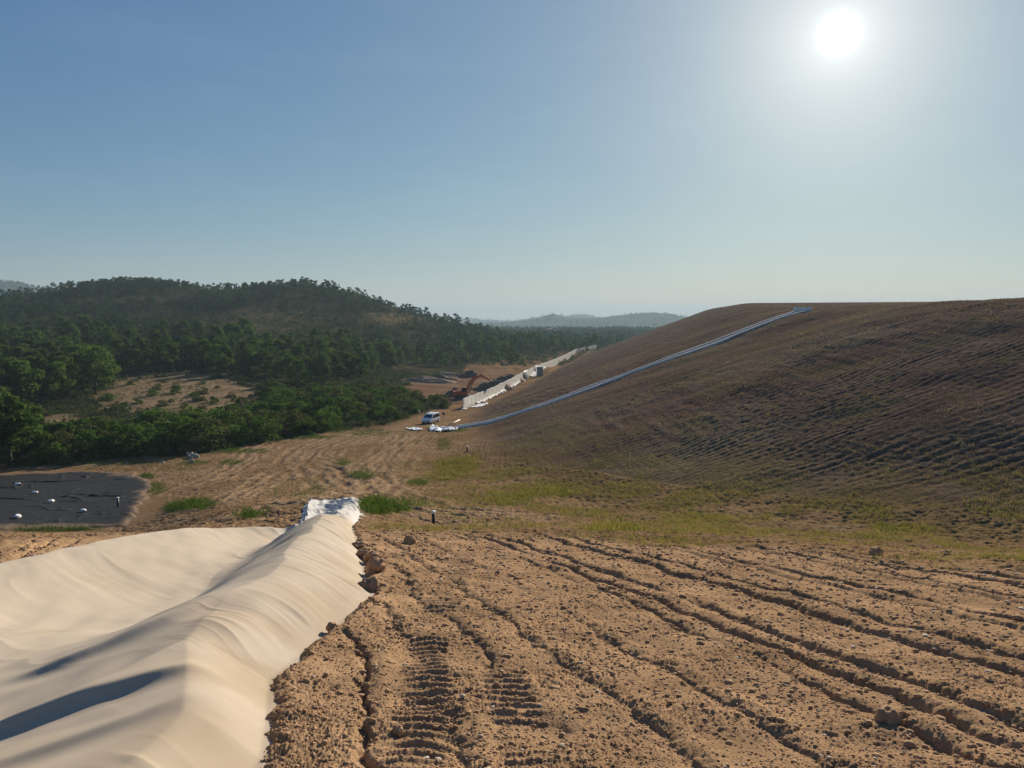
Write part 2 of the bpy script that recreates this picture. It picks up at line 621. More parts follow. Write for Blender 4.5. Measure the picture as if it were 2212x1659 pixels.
# soil is spread in a layer that stops at the cloth
lay = sstep(-0.05, 0.07, dR) * sstep(30, 20, Y) * near
inside = sstep(0.02, -0.12, out_d)
Zg = Zg - np.where(near, inside * 1.5, 0)
soil_layer = np.where(near & (Y > -2.5), 0.12 * sstep(-0.04, 0.22, dR) * np.exp(-np.clip(dR, 0, 9) / 3.0) * sstep(27, 20, Y), 0)
Zg = Zg + np.where(inside < 0.5, soil_layer, 0)

# ---------------- fine relief
t_dir = rad(-13.9)
T = X * math.cos(t_dir) - Y * math.sin(t_dir)
S_ = X * math.sin(t_dir) + Y * math.cos(t_dir)
fg = np.zeros_like(X)                       # foreground tilled weight
# boundary of the tilled foreground in the plan
FB = np.interp(PX, [-600, 0, 341, 532, 640, 760, 1100, 1500, 1800, 2000, 2212, 2700], [19, 20, 23, 25, 24, 22.5, 21.2, 19.0, 17.5, 16.2, 15.0, 12.5])
FB = np.where(Y < 1, 12, FB)
sel = (GR < 40)
nb = np.zeros_like(X)
nb[sel] = fbm(X[sel] * 0.35, Y[sel] * 0.35, 21, 3)
fg = np.where(sel, sstep(1.6, -1.0, Y - FB - 0.9 * nb), 0)
rel = np.zeros_like(X)
s = sel & (fg > 0.01)
xs, ys, ts, ss = X[s], Y[s], T[s], S_[s]
tw = ts + 0.16 * fbm(xs * 0.45, ys * 0.45, 5, 3) + 0.012 * ss * ss * 0.25
# broken furrow lines left by tracks
fr_depth = np.zeros_like(xs)
rs2 = np.random.RandomState(5)
tl = -12.0
while tl < 26:
    wdt = rs2.uniform(0.025, 0.055)
    dep = rs2.choice([0.03, 0.045, 0.06, 0.08, 0.11])
    d = tw - tl - 0.06 * perlin(xs * 1.7, ys * 1.7 + tl * 9, 6) - 0.05 * perlin(xs * 5, ys * 5 + tl * 3, 7) - 0.03 * perlin(xs * 13, ys * 13 + tl * 3, 9)
    on = sstep(-0.85, -0.2, perlin(ss * 0.34 + tl * 3.1, np.full_like(ss, tl * 7.7), 8))
    prof = np.where(d < 0, np.exp(-(d / (wdt * 2.6)) ** 2), np.exp(-(d / (wdt * 0.75)) ** 2))
    lip = np.exp(-((d - 0.17) / 0.11) ** 2)
    fr_depth += -dep * prof * on + 0.03 * lip * on
    tl += rs2.choice([0.5, 0.62, 0.8, 1.0, 1.3])
rel_s = fr_depth * sstep(-0.2, 1.0, dR[s] + np.where(dL[s] > -0.5, 20, 0))
# grouser prints of the machine that spread the soil : a few straight bands
bandm = np.zeros_like(xs)
bars_t = np.zeros_like(xs)
for (ax_, ay_), (bx_, by_), hw in ((P(925, 1375, 9.4)[:2], P(905, 1659, 5.5)[:2], 0.26), (P(1085, 1450, 7.9)[:2], P(1140, 1659, 5.5)[:2], 0.24),
                                   (P(1000, 1200, 18)[:2], P(955, 1330, 10.9)[:2], 0.30)):
    L_ = math.hypot(bx_ - ax_, by_ - ay_)
    ux, uy = (bx_ - ax_) / L_, (by_ - ay_) / L_
    sl_ = (xs - ax_) * ux + (ys - ay_) * uy
    tl2 = -(xs - ax_) * uy + (ys - ay_) * ux + 0.06 * perlin(xs * 2, ys * 2, 13)
    m_ = np.exp(-(tl2 / hw) ** 6) * sstep(-0.3, 0.3, sl_) * sstep(L_ + 0.6, L_, sl_)
    m_ = m_ * sstep(-0.55, 0.0, perlin(sl_ * 0.9 + ax_ * 3, tl2 * 0.8, 14))
    ph = np.sin((sl_ + 0.05 * np.cos(tl2 * 6) + 0.02 * perlin(xs * 6, ys * 6, 16)) * 2 * math.pi / 0.19)
    bars_t += m_ * (np.clip(ph, -0.2, 1) ** 1.0)
    bandm = np.maximum(bandm, m_)
rel_s = rel_s * (1 - 0.75 * bandm) + 0.030 * bars_t - 0.014 * bandm
FURROW = np.zeros_like(X)
FURROW[s] = np.clip(-fr_depth * 10, 0, 1)
# crumbs
rel_s += 0.045 * fbm(xs * 1.1, ys * 1.1, 17, 2)
b1 = np.abs(perlin(xs * 6.0, ys * 6.0, 18))
b2 = np.abs(perlin(xs * 13.0, ys * 13.0, 19))
b3 = np.abs(perlin(xs * 27, ys * 27, 20))
b4 = np.abs(perlin(xs * 55, ys * 55, 25))
clod = 0.35 + 0.8 * sstep(-0.3, 0.5, perlin(xs * 0.9, ys * 0.9, 22)) * (1 - 0.65 * bandm)
rel_s += clod * (0.020 * (0.42 - b1) + 0.026 * (0.42 - b2) + 0.030 * (0.4 - b3) + 0.015 * (0.4 - b4))
# deep pits
pit = sstep(0.52, 0.85, perlin(xs * 5.5, ys * 5.5, 23) + 0.35 * perlin(xs * 1.1, ys * 1.1, 24))
rel_s -= 0.03 * pit
rel[s] = rel_s * fg[s]

# middle distance bare ground and mound
mid = (GR >= 12) & (GR < 330) & inview
wmid = np.where(mid, 1 - fg, 0)
s = mid & (fg < 0.99)
xs, ys = X[s], Y[s]
mm = MOUND[s] * sstep(0.0, 6.0, Dm[s])
# mound: track-walked rows
tdir = np.where(ys > 90, 1.0, ys / 90.0)
ca, sa = 0.94, 0.34
t2 = -xs * (0.20 + 0.14 * tdir) + ys * 0.96 + 0.9 * fbm(xs * 0.05, ys * 0.05, 30, 3)
s2 = xs * 0.96 + ys * 0.25
rows = perlin(s2 * 0.12, t2 * 2.4, 31) * 0.5 + perlin(s2 * 0.22, t2 * 4.6, 32) * 0.55 + perlin(s2 * 0.6, t2 * 8.5, 33) * 0.4
rows = rows * 0.7 + 0.55 * np.sin(2 * math.pi * t2 / 0.80 + 2.2 * perlin(xs * 0.12, ys * 0.12, 47)) * sstep(-0.5, 0.3, perlin(s2 * 0.09, t2 * 0.4, 48))
gap = sstep(-0.25, 0.35, perlin(xs * 0.07, ys * 0.07, 36))
lump = fbm(xs * 1.6, ys * 1.6, 34, 3) * 0.10 + (0.4 - np.abs(perlin(xs * 3.7, ys * 3.7, 35))) * 0.12
relm = (0.062 * rows + lump * 0.60) * (0.45 + 0.65 * gap) * (0.75 + 0.25 * sstep(30, 90, ys))
relm += (0.06 * (0.4 - np.abs(perlin(xs * 8.0, ys * 8.0, 44)))) * sstep(70, 35, GR[s])
cross = perlin(xs * 0.9 + ys * 0.1, ys * 0.11 - xs * 0.05, 37)
relm += 0.22 * fbm(xs * 0.09, ys * 0.09, 49, 3)
relm += 0.07 * cross * sstep(0.0, 0.4, perlin(xs * 0.03, ys * 0.03, 38))
relp = 0.07 * fbm(xs * 0.5, ys * 0.5, 39, 4) + 0.15 * (0.4 - np.abs(perlin(xs * 1.9, ys * 1.9, 41))) + (0.07 * (0.4 - np.abs(perlin(xs * 4.3, ys * 4.3, 42))) + 0.045 * (0.4 - np.abs(perlin(xs * 9.0, ys * 9.0, 43)))) * sstep(85, 40, GR[s])
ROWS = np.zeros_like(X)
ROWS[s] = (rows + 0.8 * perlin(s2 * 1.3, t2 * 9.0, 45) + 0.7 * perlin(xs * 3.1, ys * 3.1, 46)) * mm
CROSS = np.zeros_like(X)
CROSS[s] = cross * mm
rel[s] += (relm * mm + relp * (1 - mm)) * wmid[s]

# wheel ruts on the dirt plain
TRACKS = [
    [(865, 925), (800, 935), (735, 948), (690, 965), (665, 990), (640, 1020), (600, 1050), (540, 1075)],
    [(870, 935), (790, 950), (730, 972), (715, 1000), (740, 1030), (790, 1060), (850, 1090), (960, 1120)],
    [(640, 945), (600, 960), (560, 985), (530, 1010), (470, 1040), (400, 1060)],
    [(940, 935), (900, 965), (880, 1000), (860, 1040), (800, 1075), (720, 1075)],
    [(700, 985), (760, 1005), (820, 1035), (870, 1065), (960, 1100), (1060, 1105)],
    [(900, 935), (860, 975), (770, 1040), (690, 1085), (610, 1100)],
]


def ground_hit(px, py, zfun):
    """march a picture ray onto the terrain"""
    dx, dy, dz = ray(px, py)
    rr = np.exp(np.linspace(math.log(3.0), math.log(5000), 4000)) / math.hypot(dx, dy)
    xx, yy, zz = dx * rr, dy * rr, dz * rr
    g = zfun(xx, yy)
    k = np.argmax(zz < g)
    if zz[k] >= g[k]: k = len(rr) - 1
    return xx[k], yy[k], g[k]


def smooth_z(x, y):
    a = base_z(x, y)
    b, _ = mound_z(x, y)
    return smax(a, b, 2.2)


TRK_XY = []
rut_m = np.zeros_like(X)
lip_m = np.zeros_like(X)
for tr in TRACKS:
    pts = [ground_hit(a, b, smooth_z)[:2] for a, b in tr]
    TRK_XY.append(pts)
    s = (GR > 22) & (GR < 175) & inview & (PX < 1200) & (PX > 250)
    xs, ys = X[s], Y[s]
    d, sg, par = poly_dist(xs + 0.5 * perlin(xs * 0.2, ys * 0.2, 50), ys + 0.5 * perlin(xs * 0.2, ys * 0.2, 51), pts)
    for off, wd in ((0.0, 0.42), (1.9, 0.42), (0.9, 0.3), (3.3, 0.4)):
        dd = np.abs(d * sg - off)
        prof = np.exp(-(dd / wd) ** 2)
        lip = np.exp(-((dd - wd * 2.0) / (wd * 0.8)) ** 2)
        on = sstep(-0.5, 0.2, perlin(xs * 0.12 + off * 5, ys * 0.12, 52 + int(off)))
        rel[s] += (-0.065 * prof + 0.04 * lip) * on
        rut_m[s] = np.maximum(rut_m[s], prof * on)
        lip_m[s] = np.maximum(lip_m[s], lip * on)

# hills: scrubby relief
s = (GR >= 200) & (GR < 900) & inview & ~MOUND
rel[s] += sstep(200, 330, GR[s]) * (1.2 * fbm(X[s] * 0.02, Y[s] * 0.02, 60, 4) + 0.35 * fbm(X[s] * 0.2, Y[s] * 0.2, 61, 2))
s = is_far
rel[s] += 2.0 * fbm(X[s] * 0.006, Y[s] * 0.006, 62, 4)

rel *= (1 - inside * 0.9)
pond = sstep(1.12, 0.92, np.sqrt(((PX - 40) / 320) ** 2 + ((PY - 1083) / 72) ** 2)) * (GR > 40) * (GR < 120)
rel *= 1 - 0.9 * pond
Zfull = Zg + rel

# ---------------- colours (surface colour of soil, dry grass, humus)
def blob(cx, cy, rx, ry, soft=0.6, wob=0.35, seed=70):
    nx = perlin(X * 0.18, Y * 0.18, seed)
    d = np.sqrt(((PX - cx) / rx) ** 2 + ((PY - cy) / ry) ** 2) + wob * nx
    return sstep(1.0, 1.0 - soft, d)


def mixc(C, m, col):
    C += m[..., None] * (np.array(col) - C)


C = np.empty(X.shape + (3,), dtype=np.float64)
C[:] = (0.220, 0.138, 0.070)
big = fbm(X * 0.06, Y * 0.06, 71, 4)
mixc(C, sstep(-0.1, 0.6, big) * 0.6, (0.255, 0.160, 0.092))
mixc(C, sstep(0.0, 0.8, -big) * 0.5, (0.165, 0.096, 0.056))
pale = sstep(0.1, 0.7, fbm(X * 0.35, Y * 0.35, 72, 4))
mixc(C, pale * 0.40 * (GR < 200), (0.30, 0.205, 0.125))
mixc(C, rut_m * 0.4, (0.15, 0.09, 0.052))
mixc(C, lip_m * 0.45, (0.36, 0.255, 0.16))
# foreground
mixc(C, fg, (0.335, 0.212, 0.118))
s = fg > 0.02
v = fbm(X[s] * 0.8, Y[s] * 0.8, 73, 4)
C[s] *= (1 + 0.16 * v * fg[s])[:, None]
# mound
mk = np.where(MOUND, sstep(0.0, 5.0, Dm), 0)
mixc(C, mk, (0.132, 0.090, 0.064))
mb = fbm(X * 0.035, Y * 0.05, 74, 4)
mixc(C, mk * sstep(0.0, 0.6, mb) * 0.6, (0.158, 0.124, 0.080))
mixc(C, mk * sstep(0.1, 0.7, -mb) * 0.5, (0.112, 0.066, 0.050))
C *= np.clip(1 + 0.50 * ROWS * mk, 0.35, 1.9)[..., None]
mixc(C, mk * sstep(0.25, 0.7, CROSS) * sstep(0.0, 0.5, fbm(X * 0.03, Y * 0.03, 86, 2)) * 0.5, (0.23, 0.165, 0.125))
mixc(C, mk * sstep(0.1, 0.7, fbm(X * 0.11, Y * 0.11, 87, 4)) * 0.45, (0.155, 0.125, 0.060))
# green cast of thin grass round the swale
swale = np.exp(-((Dm - 1.0) / 9.0) ** 2) * (GR < 90) * (GR > 14) * (1 - fg)
mixc(C, swale * (0.35 + 0.65 * sstep(-0.2, 0.5, fbm(X * 0.12, Y * 0.12, 75, 4))) * 0.8, (0.135, 0.098, 0.042))
# woods and scrub floor on the left and far
veg = np.zeros_like(X)
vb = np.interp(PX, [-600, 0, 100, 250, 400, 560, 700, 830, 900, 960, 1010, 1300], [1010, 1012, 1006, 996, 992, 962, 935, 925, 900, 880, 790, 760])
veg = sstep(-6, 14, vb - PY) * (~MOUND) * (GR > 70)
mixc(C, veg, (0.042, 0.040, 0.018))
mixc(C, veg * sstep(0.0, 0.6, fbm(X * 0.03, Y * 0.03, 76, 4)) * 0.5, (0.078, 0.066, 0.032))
clear = blob(385, 853, 215, 58, 0.45, 0.3, 77)
clear = np.maximum(clear, blob(140, 905, 75, 16, 0.6, 0.5, 78)) * (GR > 100) * (GR < 300)
mixc(C, clear, (0.235, 0.165, 0.092))
mixc(C, clear * sstep(0.0, 0.5, fbm(X * 0.25, Y * 0.25, 79, 4)) * 0.7, (0.13, 0.098, 0.050))
works = blob(985, 839, 140, 35, 0.35, 0.25, 80) * (GR > 150) * (GR < 420) * (~MOUND)
mixc(C, works, (0.17, 0.098, 0.060))
mixc(C, works * sstep(0.0, 0.5, fbm(X * 0.06, Y * 0.14, 81, 4)) * 0.7, (0.26, 0.18, 0.11))
hillgrass = np.maximum(blob(560, 690, 170, 34, 0.8, 0.4, 82), blob(250, 650, 160, 10, 0.8, 0.4, 83)) * (GR > 300) * (GR < 600)
hillgrass = np.maximum(hillgrass, blob(860, 690, 120, 22, 0.8, 0.4, 84) * (GR > 300) * (GR < 700))
mixc(C, hillgrass * 0.85, (0.150, 0.112, 0.058))
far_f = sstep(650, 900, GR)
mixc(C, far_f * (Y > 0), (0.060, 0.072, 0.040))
mixc(C, sstep(1700, 2200, GR) * (Y > 0), (0.105, 0.120, 0.082))  # far ridges paler: some of the distance haze is mixed into the ground colour

V = np.stack([X, Y, Zfull], -1)
idx = np.arange(NA * NR).reshape(NR, NA)
quads = np.stack([idx[:-1, :-1], idx[:-1, 1:], idx[1:, 1:], idx[1:, :-1]], -1)
cls = np.zeros(X.shape, dtype=int)                 # ground
cls[(fg > 0.5)] = 1                                # tilled slope
cls[(GR > 255) & ~MOUND & (Y > 0) & (PX < 1180)] = 3
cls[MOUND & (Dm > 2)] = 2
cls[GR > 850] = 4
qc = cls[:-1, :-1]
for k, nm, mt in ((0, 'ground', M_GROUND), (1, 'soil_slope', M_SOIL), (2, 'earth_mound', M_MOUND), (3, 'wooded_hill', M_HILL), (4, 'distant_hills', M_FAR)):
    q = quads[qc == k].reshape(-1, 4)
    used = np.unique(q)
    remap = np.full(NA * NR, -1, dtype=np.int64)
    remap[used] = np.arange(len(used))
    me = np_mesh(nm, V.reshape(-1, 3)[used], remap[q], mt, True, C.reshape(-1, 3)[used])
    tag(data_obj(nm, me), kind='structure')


LRR = np.log(RR)


def gz(x, y):
    """height of the finished ground at a point (bilinear on the grid)"""
    x = np.atleast_1d(np.asarray(x, float))
    y = np.atleast_1d(np.asarray(y, float))
    az = np.arctan2(x, y)
    lr = np.log(np.maximum(np.hypot(x, y), 0.41))
    ia = np.clip(np.searchsorted(AZ, az) - 1, 0, NA - 2)
    ir = np.clip(np.searchsorted(LRR, lr) - 1, 0, NR - 2)
    fa = np.clip((az - AZ[ia]) / (AZ[ia + 1] - AZ[ia]), 0, 1)
    fl = np.clip((lr - LRR[ir]) / (LRR[ir + 1] - LRR[ir]), 0, 1)
    return (Zfull[ir, ia] * (1 - fa) + Zfull[ir, ia + 1] * fa) * (1 - fl) + (Zfull[ir + 1, ia] * (1 - fa) + Zfull[ir + 1, ia + 1] * fa) * fl


def G(x, y): return float(gz(x, y)[0])


def hit(px, py):
    x, y, z = ground_hit(px, py, smooth_z)
    return float(x), float(y), G(x, y)



# ================================================================== OBJECTS
# ------------------------------------------------------------------ geotextile lining the channel
def cloth_mat():
    m, nt, b = new_mat('geotextile')
    N, L = nt.nodes, nt.links
    b.inputs['Roughness'].default_value = 0.85
    b.inputs['Specular IOR Level'].default_value = 0.15
    at = N.new('ShaderNodeAttribute'); at.attribute_name = 'Col'
    tc = N.new('ShaderNodeTexCoord')
    nz = N.new('ShaderNodeTexNoise'); nz.inputs['Scale'].default_value = 140; nz.inputs['Detail'].default_value = 4
    L.new(tc.outputs['Object'], nz.inputs['Vector'])
    mp = N.new('ShaderNodeMapRange')
    mp.inputs['From Min'].default_value = 0.3; mp.inputs['From Max'].default_value = 0.7
    mp.inputs['To Min'].default_value = 0.93; mp.inputs['To Max'].default_value = 1.05
    L.new(nz.outputs['Fac'], mp.inputs['Value'])
    sc = N.new('ShaderNodeVectorMath'); sc.operation = 'SCALE'
    L.new(at.outputs['Color'], sc.inputs[0]); L.new(mp.outputs['Result'], sc.inputs['Scale'])
    L.new(sc.outputs['Vector'], b.inputs['Base Color'])
    bp = N.new('ShaderNodeBump'); bp.inputs['Strength'].default_value = 0.25; bp.inputs['Distance'].default_value = 0.004
    L.new(nz.outputs['Fac'], bp.inputs['Height']); L.new(bp.outputs['Normal'], b.inputs['Normal'])
    return m


M_CLOTH = cloth_mat()


def sint(y, xs, vs, w=1.1):
    y = np.asarray(y, float)
    return sum(np.interp(y + o * w, xs, vs) * k for o, k in ((-1, .09), (-.66, .16), (-.33, .18), (0, .14), (.33, .18), (.66, .16), (1, .09)))


def catmull(pts, n=10):
    P_ = [np.array(p, float) for p in pts]
    P_ = [2 * P_[0] - P_[1]] + P_ + [2 * P_[-1] - P_[-2]]
    out = []
    for i in range(1, len(P_) - 2):
        for k in range(n):
            t = k / n
            out.append(0.5 * (2 * P_[i] + (P_[i + 1] - P_[i - 1]) * t + (2 * P_[i - 1] - 5 * P_[i] + 4 * P_[i + 1] - P_[i + 2]) * t * t + (3 * P_[i] - 3 * P_[i + 1] + P_[i + 2] - P_[i - 1]) * t ** 3))
    out.append(P_[-2])
    return [tuple(p) for p in out]


def build_cloth():
    ys = np.concatenate([np.arange(-2.2, 12, 0.022), np.arange(12, 24, 0.03), np.arange(24, Y_END + 0.3, 0.04)])
    nt_ = 430
    tt = np.linspace(0, 1, nt_)
    YY, TT = np.meshgrid(ys, tt, indexing='ij')
    xr = edge_r(YY) + 0.42          # runs on under the soil layer
    xl = edge_l(YY) - 0.05
    XX = xl + (xr - xl) * TT
    base = base_z(XX, YY)
    dr = (edge_r(YY)) - XX          # distance left of the visible right edge
    b = sint(YY, BOFF_Y, BOFF_X, 1.5) + 0.10 * perlin(YY * 0.5, YY * 0 + 3.3, 101)
    hb = sint(YY, [-3, 4, 7, 10, 14, 18, 22.5, 26, 32, 39], [0.26, 0.32, 0.46, 0.58, 0.66, 0.60, 0.50, 0.42, 0.34, 0.12], 1.5)
    hb = hb + 0.06 * perlin(YY * 0.7, YY * 0 + 8.1, 102)
    dep = sint(YY, [-3, 4, 6, 8, 10, 13, 16, 22, 24.5, 27, 32, 37, 39], [0.04, 0.04, 0.06, 0.10, 0.24, 0.70, 0.86, 0.66, 0.50, 0.40, 0.35, 0.22, 0.03], 1.2)
    wl = sint(YY, [-3, 5, 8, 10, 14, 22, 26, 30, 39], [2.3, 2.3, 2.3, 2.5, 2.6, 2.4, 1.6, 1.1, 1.0], 1.5)
    wl_near = np.clip(wl, 0.6, None)
    # right face: from ridge to the edge
    tR = np.clip(dr / b, -0.6, 1)
    face = hb * (1 - (1 - np.clip(tR, 0, 1)) ** 1.55)
    hR = np.where(dr < 0, 0.02 + 0.12 * dr, face + 0.02)
    dl = np.clip(dr - b, 0, None)
    sL = np.clip(dl / wl_near, 0, 1)
    sm = sL * sL * (3 - 2 * sL)
    hL = hb + 0.02 - (hb + dep) * (0.45 * sL + 0.55 * sm)
    h = np.where(dr < b, hR, hL)
    # left bank
    de = XX - edge_l(YY)
    wb = np.interp(YY, [-3, 20, 25, 28, 39], [3.6, 3.4, 2.0, 0.8, 0.7])
    sB = np.clip(de / wb, 0, 1)
    bank = -dep + (dep + np.interp(YY, [-3, 18, 23, 25, 27, 29, 39], [0.10, 0.13, 0.20, 0.15, 0.16, 0.30, 0.15])) * (1 - sB * sB * (3 - 2 * sB))
    h = smax(h, bank, 0.22)
    rim = np.exp(-((de - 0.25) / 0.22) ** 2) * 0.03
    h = np.where(de < 0.3, np.minimum(h, 0.16 - 0.4 * np.clip(0.3 - de, 0, 1)), h) + rim
    # broad billows
    h += 0.05 * fbm(XX * 0.55, YY * 0.35, 103, 3) * sstep(0, 0.5, dr + 0.1)
    fade = sstep(0.0, 0.25, dr)
    # wrinkles across the right face (pull down from ridge to the soil)
    wface = np.exp(-((dr - b * 0.45) / (b * 0.55)) ** 2)
    q = YY * 1.45 - dr * 0.55 + 0.5 * perlin(YY * 0.6, dr * 0.7, 104)
    wr = perlin(q, dr * 0.35 + 5, 105)
    wr = (0.32 - np.abs(wr)) * 1.15 + 0.35 * wr
    rid = np.clip(1 - np.abs(perlin(q * 1.25 + 3, dr * 0.28, 123)) * 4.0, 0, 1) ** 1.5 + 0.6 * np.clip(1 - np.abs(perlin(q * 2.6 + 3, dr * 0.4, 124)) * 4.5, 0, 1) ** 1.5
    h += 0.014 * rid * sstep(-0.45, 0.35, perlin(YY * 0.55 + 4, dr * 0.8, 127)) * np.exp(-((dr - b * 0.6) / (b * 0.6)) ** 2) * fade
    h += 0.036 * wr * wface * fade * sstep(-0.5, 0.4, perlin(YY * 0.4, dr * 0 + 2, 106))
    q2 = YY * 4.0 - dr * 1.6 + 0.6 * perlin(YY * 1.1, dr, 107)
    h += 0.018 * perlin(q2, dr * 0.6, 108) * wface * fade * sstep(7, 13, YY)
    # fine wrinkles on the far bank and the trough
    q3 = 0.55 * de + 0.83 * YY + 0.55 * fbm(XX * 0.35, YY * 0.3, 109, 2)
    l3 = (0.83 * de - 0.55 * YY)
    w3 = perlin(q3 * 0.8, l3 * 0.22, 110) + 0.55 * perlin(q3 * 2.0, l3 * 0.3, 111) + 0.25 * perlin(q3 * 4.5, l3 * 0.5, 121)
    rid3 = np.clip(1 - np.abs(perlin(q3 * 0.9 + 9, l3 * 0.16, 125)) * 5.0, 0, 1) ** 1.5 * sstep(-0.2, 0.4, perlin(XX * 0.35, YY * 0.3, 126))
    h += 0.018 * rid3 * sstep(0.3, 1.0, de) * sstep(0.2, 1.0, dl)
    h += 0.019 * w3 * sstep(0.05, 0.6, de) * sstep(7.0, 2.0, de) * sstep(6, 14, YY) * sstep(-0.5, 0.5, perlin(XX * 0.3, YY * 0.22, 122) + 0.2)
    q4 = XX * 1.8 + YY * 0.55 + 0.5 * perlin(XX * 0.5, YY * 0.4, 112)
    h += 0.013 * perlin(q4, YY * 0.16, 113) * sstep(0.2, 0.8, dl)
    # long tension folds running up the trough to the berm
    folds = [(((-5.4, 5.2), (-4.6, 5.55), (-3.9, 5.9), (-2.95, 6.4), (-2.55, 6.8)), 0.072, 0.32, 1),
             (((-5.0, 4.7), (-4.2, 5.6), (-3.65, 6.3), (-3.35, 7.2), (-3.2, 8.0)), 0.06, 0.40, -1),
             (((-5.4, 7.2), (-4.6, 7.7), (-4.0, 8.4), (-3.7, 9.1), (-3.55, 9.9)), 0.085, 0.42, 1),
             (((-6.4, 5.4), (-5.3, 6.3), (-4.5, 7.3), (-4.1, 8.2)), 0.035, 0.45, 1),
             (((-4.2, 4.4), (-3.4, 5.0), (-2.75, 5.6), (-2.45, 6.1)), 0.05, 0.30, 1)]
    mny = int(np.searchsorted(ys, 15.0))
    for pl, amp, wd, side in folds:
        xs_, ys_ = XX[:mny], YY[:mny]
        d, sg, par = poly_dist(xs_, ys_, catmull(pl, 8))
        d = d * sg * side          # positive = the side that faces the camera
        n = (len(pl) - 1) * 8
        end = sstep(0.0, 9.0, par) * sstep(n, n - 12.0, par)
        pr = np.where(d < 0, np.exp(-(np.abs(d) / (wd * 1.0)) ** 1.6), np.exp(-(d / (wd * 0.30)) ** 2))
        pr = pr - 0.35 * np.exp(-((d - wd * 0.75) / (wd * 0.5)) ** 2)
        h[:mny] += amp * pr * end
    # crumpled lower chute
    cr = sstep(25, 28, YY)
    rd = np.abs(perlin(XX * 0.9 + YY * 0.35, YY * 0.5, 114))
    h += cr * (0.30 * (0.35 - rd) + 0.14 * (0.35 - np.abs(perlin(XX * 1.9, YY * 1.2, 115)))) * sstep(-0.05, 0.3, dr) * sstep(-0.05, 0.3, de)
    end = sstep(Y_END + 0.2, Y_END - 1.5, YY)
    ZZ = base + 0.03 + h * (0.15 + 0.85 * end)
    # jagged outline along left rim
    XX2 = XX + (1 - sstep(0, 0.5, de)) * 0.10 * perlin(YY * 1.3, YY * 0 + 1, 116)
    V = np.stack([XX2, YY, ZZ], -1).reshape(-1, 3)
    ny = len(ys)
    idx = np.arange(ny * nt_).reshape(ny, nt_)
    q = np.stack([idx[:-1, :-1], idx[:-1, 1:], idx[1:, 1:], idx[1:, :-1]], -1).reshape(-1, 4)
    col = np.empty(V.shape)
    col[:] = (0.445, 0.372, 0.282)
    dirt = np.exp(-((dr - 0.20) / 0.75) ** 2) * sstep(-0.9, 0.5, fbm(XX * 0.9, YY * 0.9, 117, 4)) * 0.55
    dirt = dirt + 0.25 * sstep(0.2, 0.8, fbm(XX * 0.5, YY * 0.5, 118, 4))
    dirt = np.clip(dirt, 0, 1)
    white = sstep(25.5, 28.5, YY)
    cc = col.reshape(ny, nt_, 3)
    cc += white[..., None] * (np.array((0.54, 0.52, 0.485)) - cc)
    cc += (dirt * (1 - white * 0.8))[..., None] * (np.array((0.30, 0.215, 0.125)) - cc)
    # line of muddy foot prints
    foot = sstep(0.55, 0.75, perlin(XX * 7, YY * 7, 119)) * np.exp(-(np.abs((XX + 5.3) + 0.25 * (YY - 6.0)) / 0.18) ** 2) * (YY < 11) * (YY > 3)
    cc += (foot * 0.7)[..., None] * (np.array((0.22, 0.14, 0.09)) - cc)
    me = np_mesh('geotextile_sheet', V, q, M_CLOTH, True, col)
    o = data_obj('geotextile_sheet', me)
    sd = o.modifiers.new('thickness', 'SOLIDIFY'); sd.thickness = 0.012; sd.offset = -1
    tag(o, 'cream geotextile sheet draped over a channel and its berm in the foreground', 'fabric sheet')
    return V.reshape(ny, nt_, 3)


build_cloth()

# ------------------------------------------------------------------ soil clods, crumbs, pebbles
def lump_mesh(n, seed, flat=0.8):
    """low icosphere-like lump"""
    r = np.random.RandomState(seed)
    t = (1 + 5 ** 0.5) / 2
    v = np.array([(-1, t, 0), (1, t, 0), (-1, -t, 0), (1, -t, 0), (0, -1, t), (0, 1, t), (0, -1, -t), (0, 1, -t), (t, 0, -1), (t, 0, 1), (-t, 0, -1), (-t, 0, 1)], float)
    f = np.array([(0, 11, 5), (0, 5, 1), (0, 1, 7), (0, 7, 10), (0, 10, 11), (1, 5, 9), (5, 11, 4), (11, 10, 2), (10, 7, 6), (7, 1, 8), (3, 9, 4), (3, 4, 2), (3, 2, 6), (3, 6, 8), (3, 8, 9), (4, 9, 5), (2, 4, 11), (6, 2, 10), (8, 6, 7), (9, 8, 1)])
    v /= np.linalg.norm(v[0])
    for _ in range(n):
        cache = {}
        vs = [tuple(p) for p in v]
        nf = []

        def midp(a, b):
            k = (min(a, b), max(a, b))
            if k not in cache:
                p = (np.array(vs[a]) + np.array(vs[b])) / 2
                vs.append(tuple(p / np.linalg.norm(p)))
                cache[k] = len(vs) - 1
            return cache[k]
        for a, b, c_ in f:
            x, y, z = midp(a, b), midp(b, c_), midp(c_, a)
            nf += [(a, x, z), (b, y, x), (c_, z, y), (x, y, z)]
        v = np.array(vs)
        f = np.array(nf)
    amp = 0.30
    d = 1 + amp * (r.rand(len(v)) - 0.5) if n == 0 else 1 + 0.32 * perlin(v[:, 0] * 1.6 + seed, v[:, 1] * 1.6 + v[:, 2] * 1.1, seed) + 0.22 * perlin(v[:, 0] * 3.6, v[:, 1] * 3.1 + v[:, 2] * 2.7 + seed, seed + 1) + 0.10 * (r.rand(len(v)) - 0.5)
    return v * d[:, None] * np.array((1, 1, flat)), f


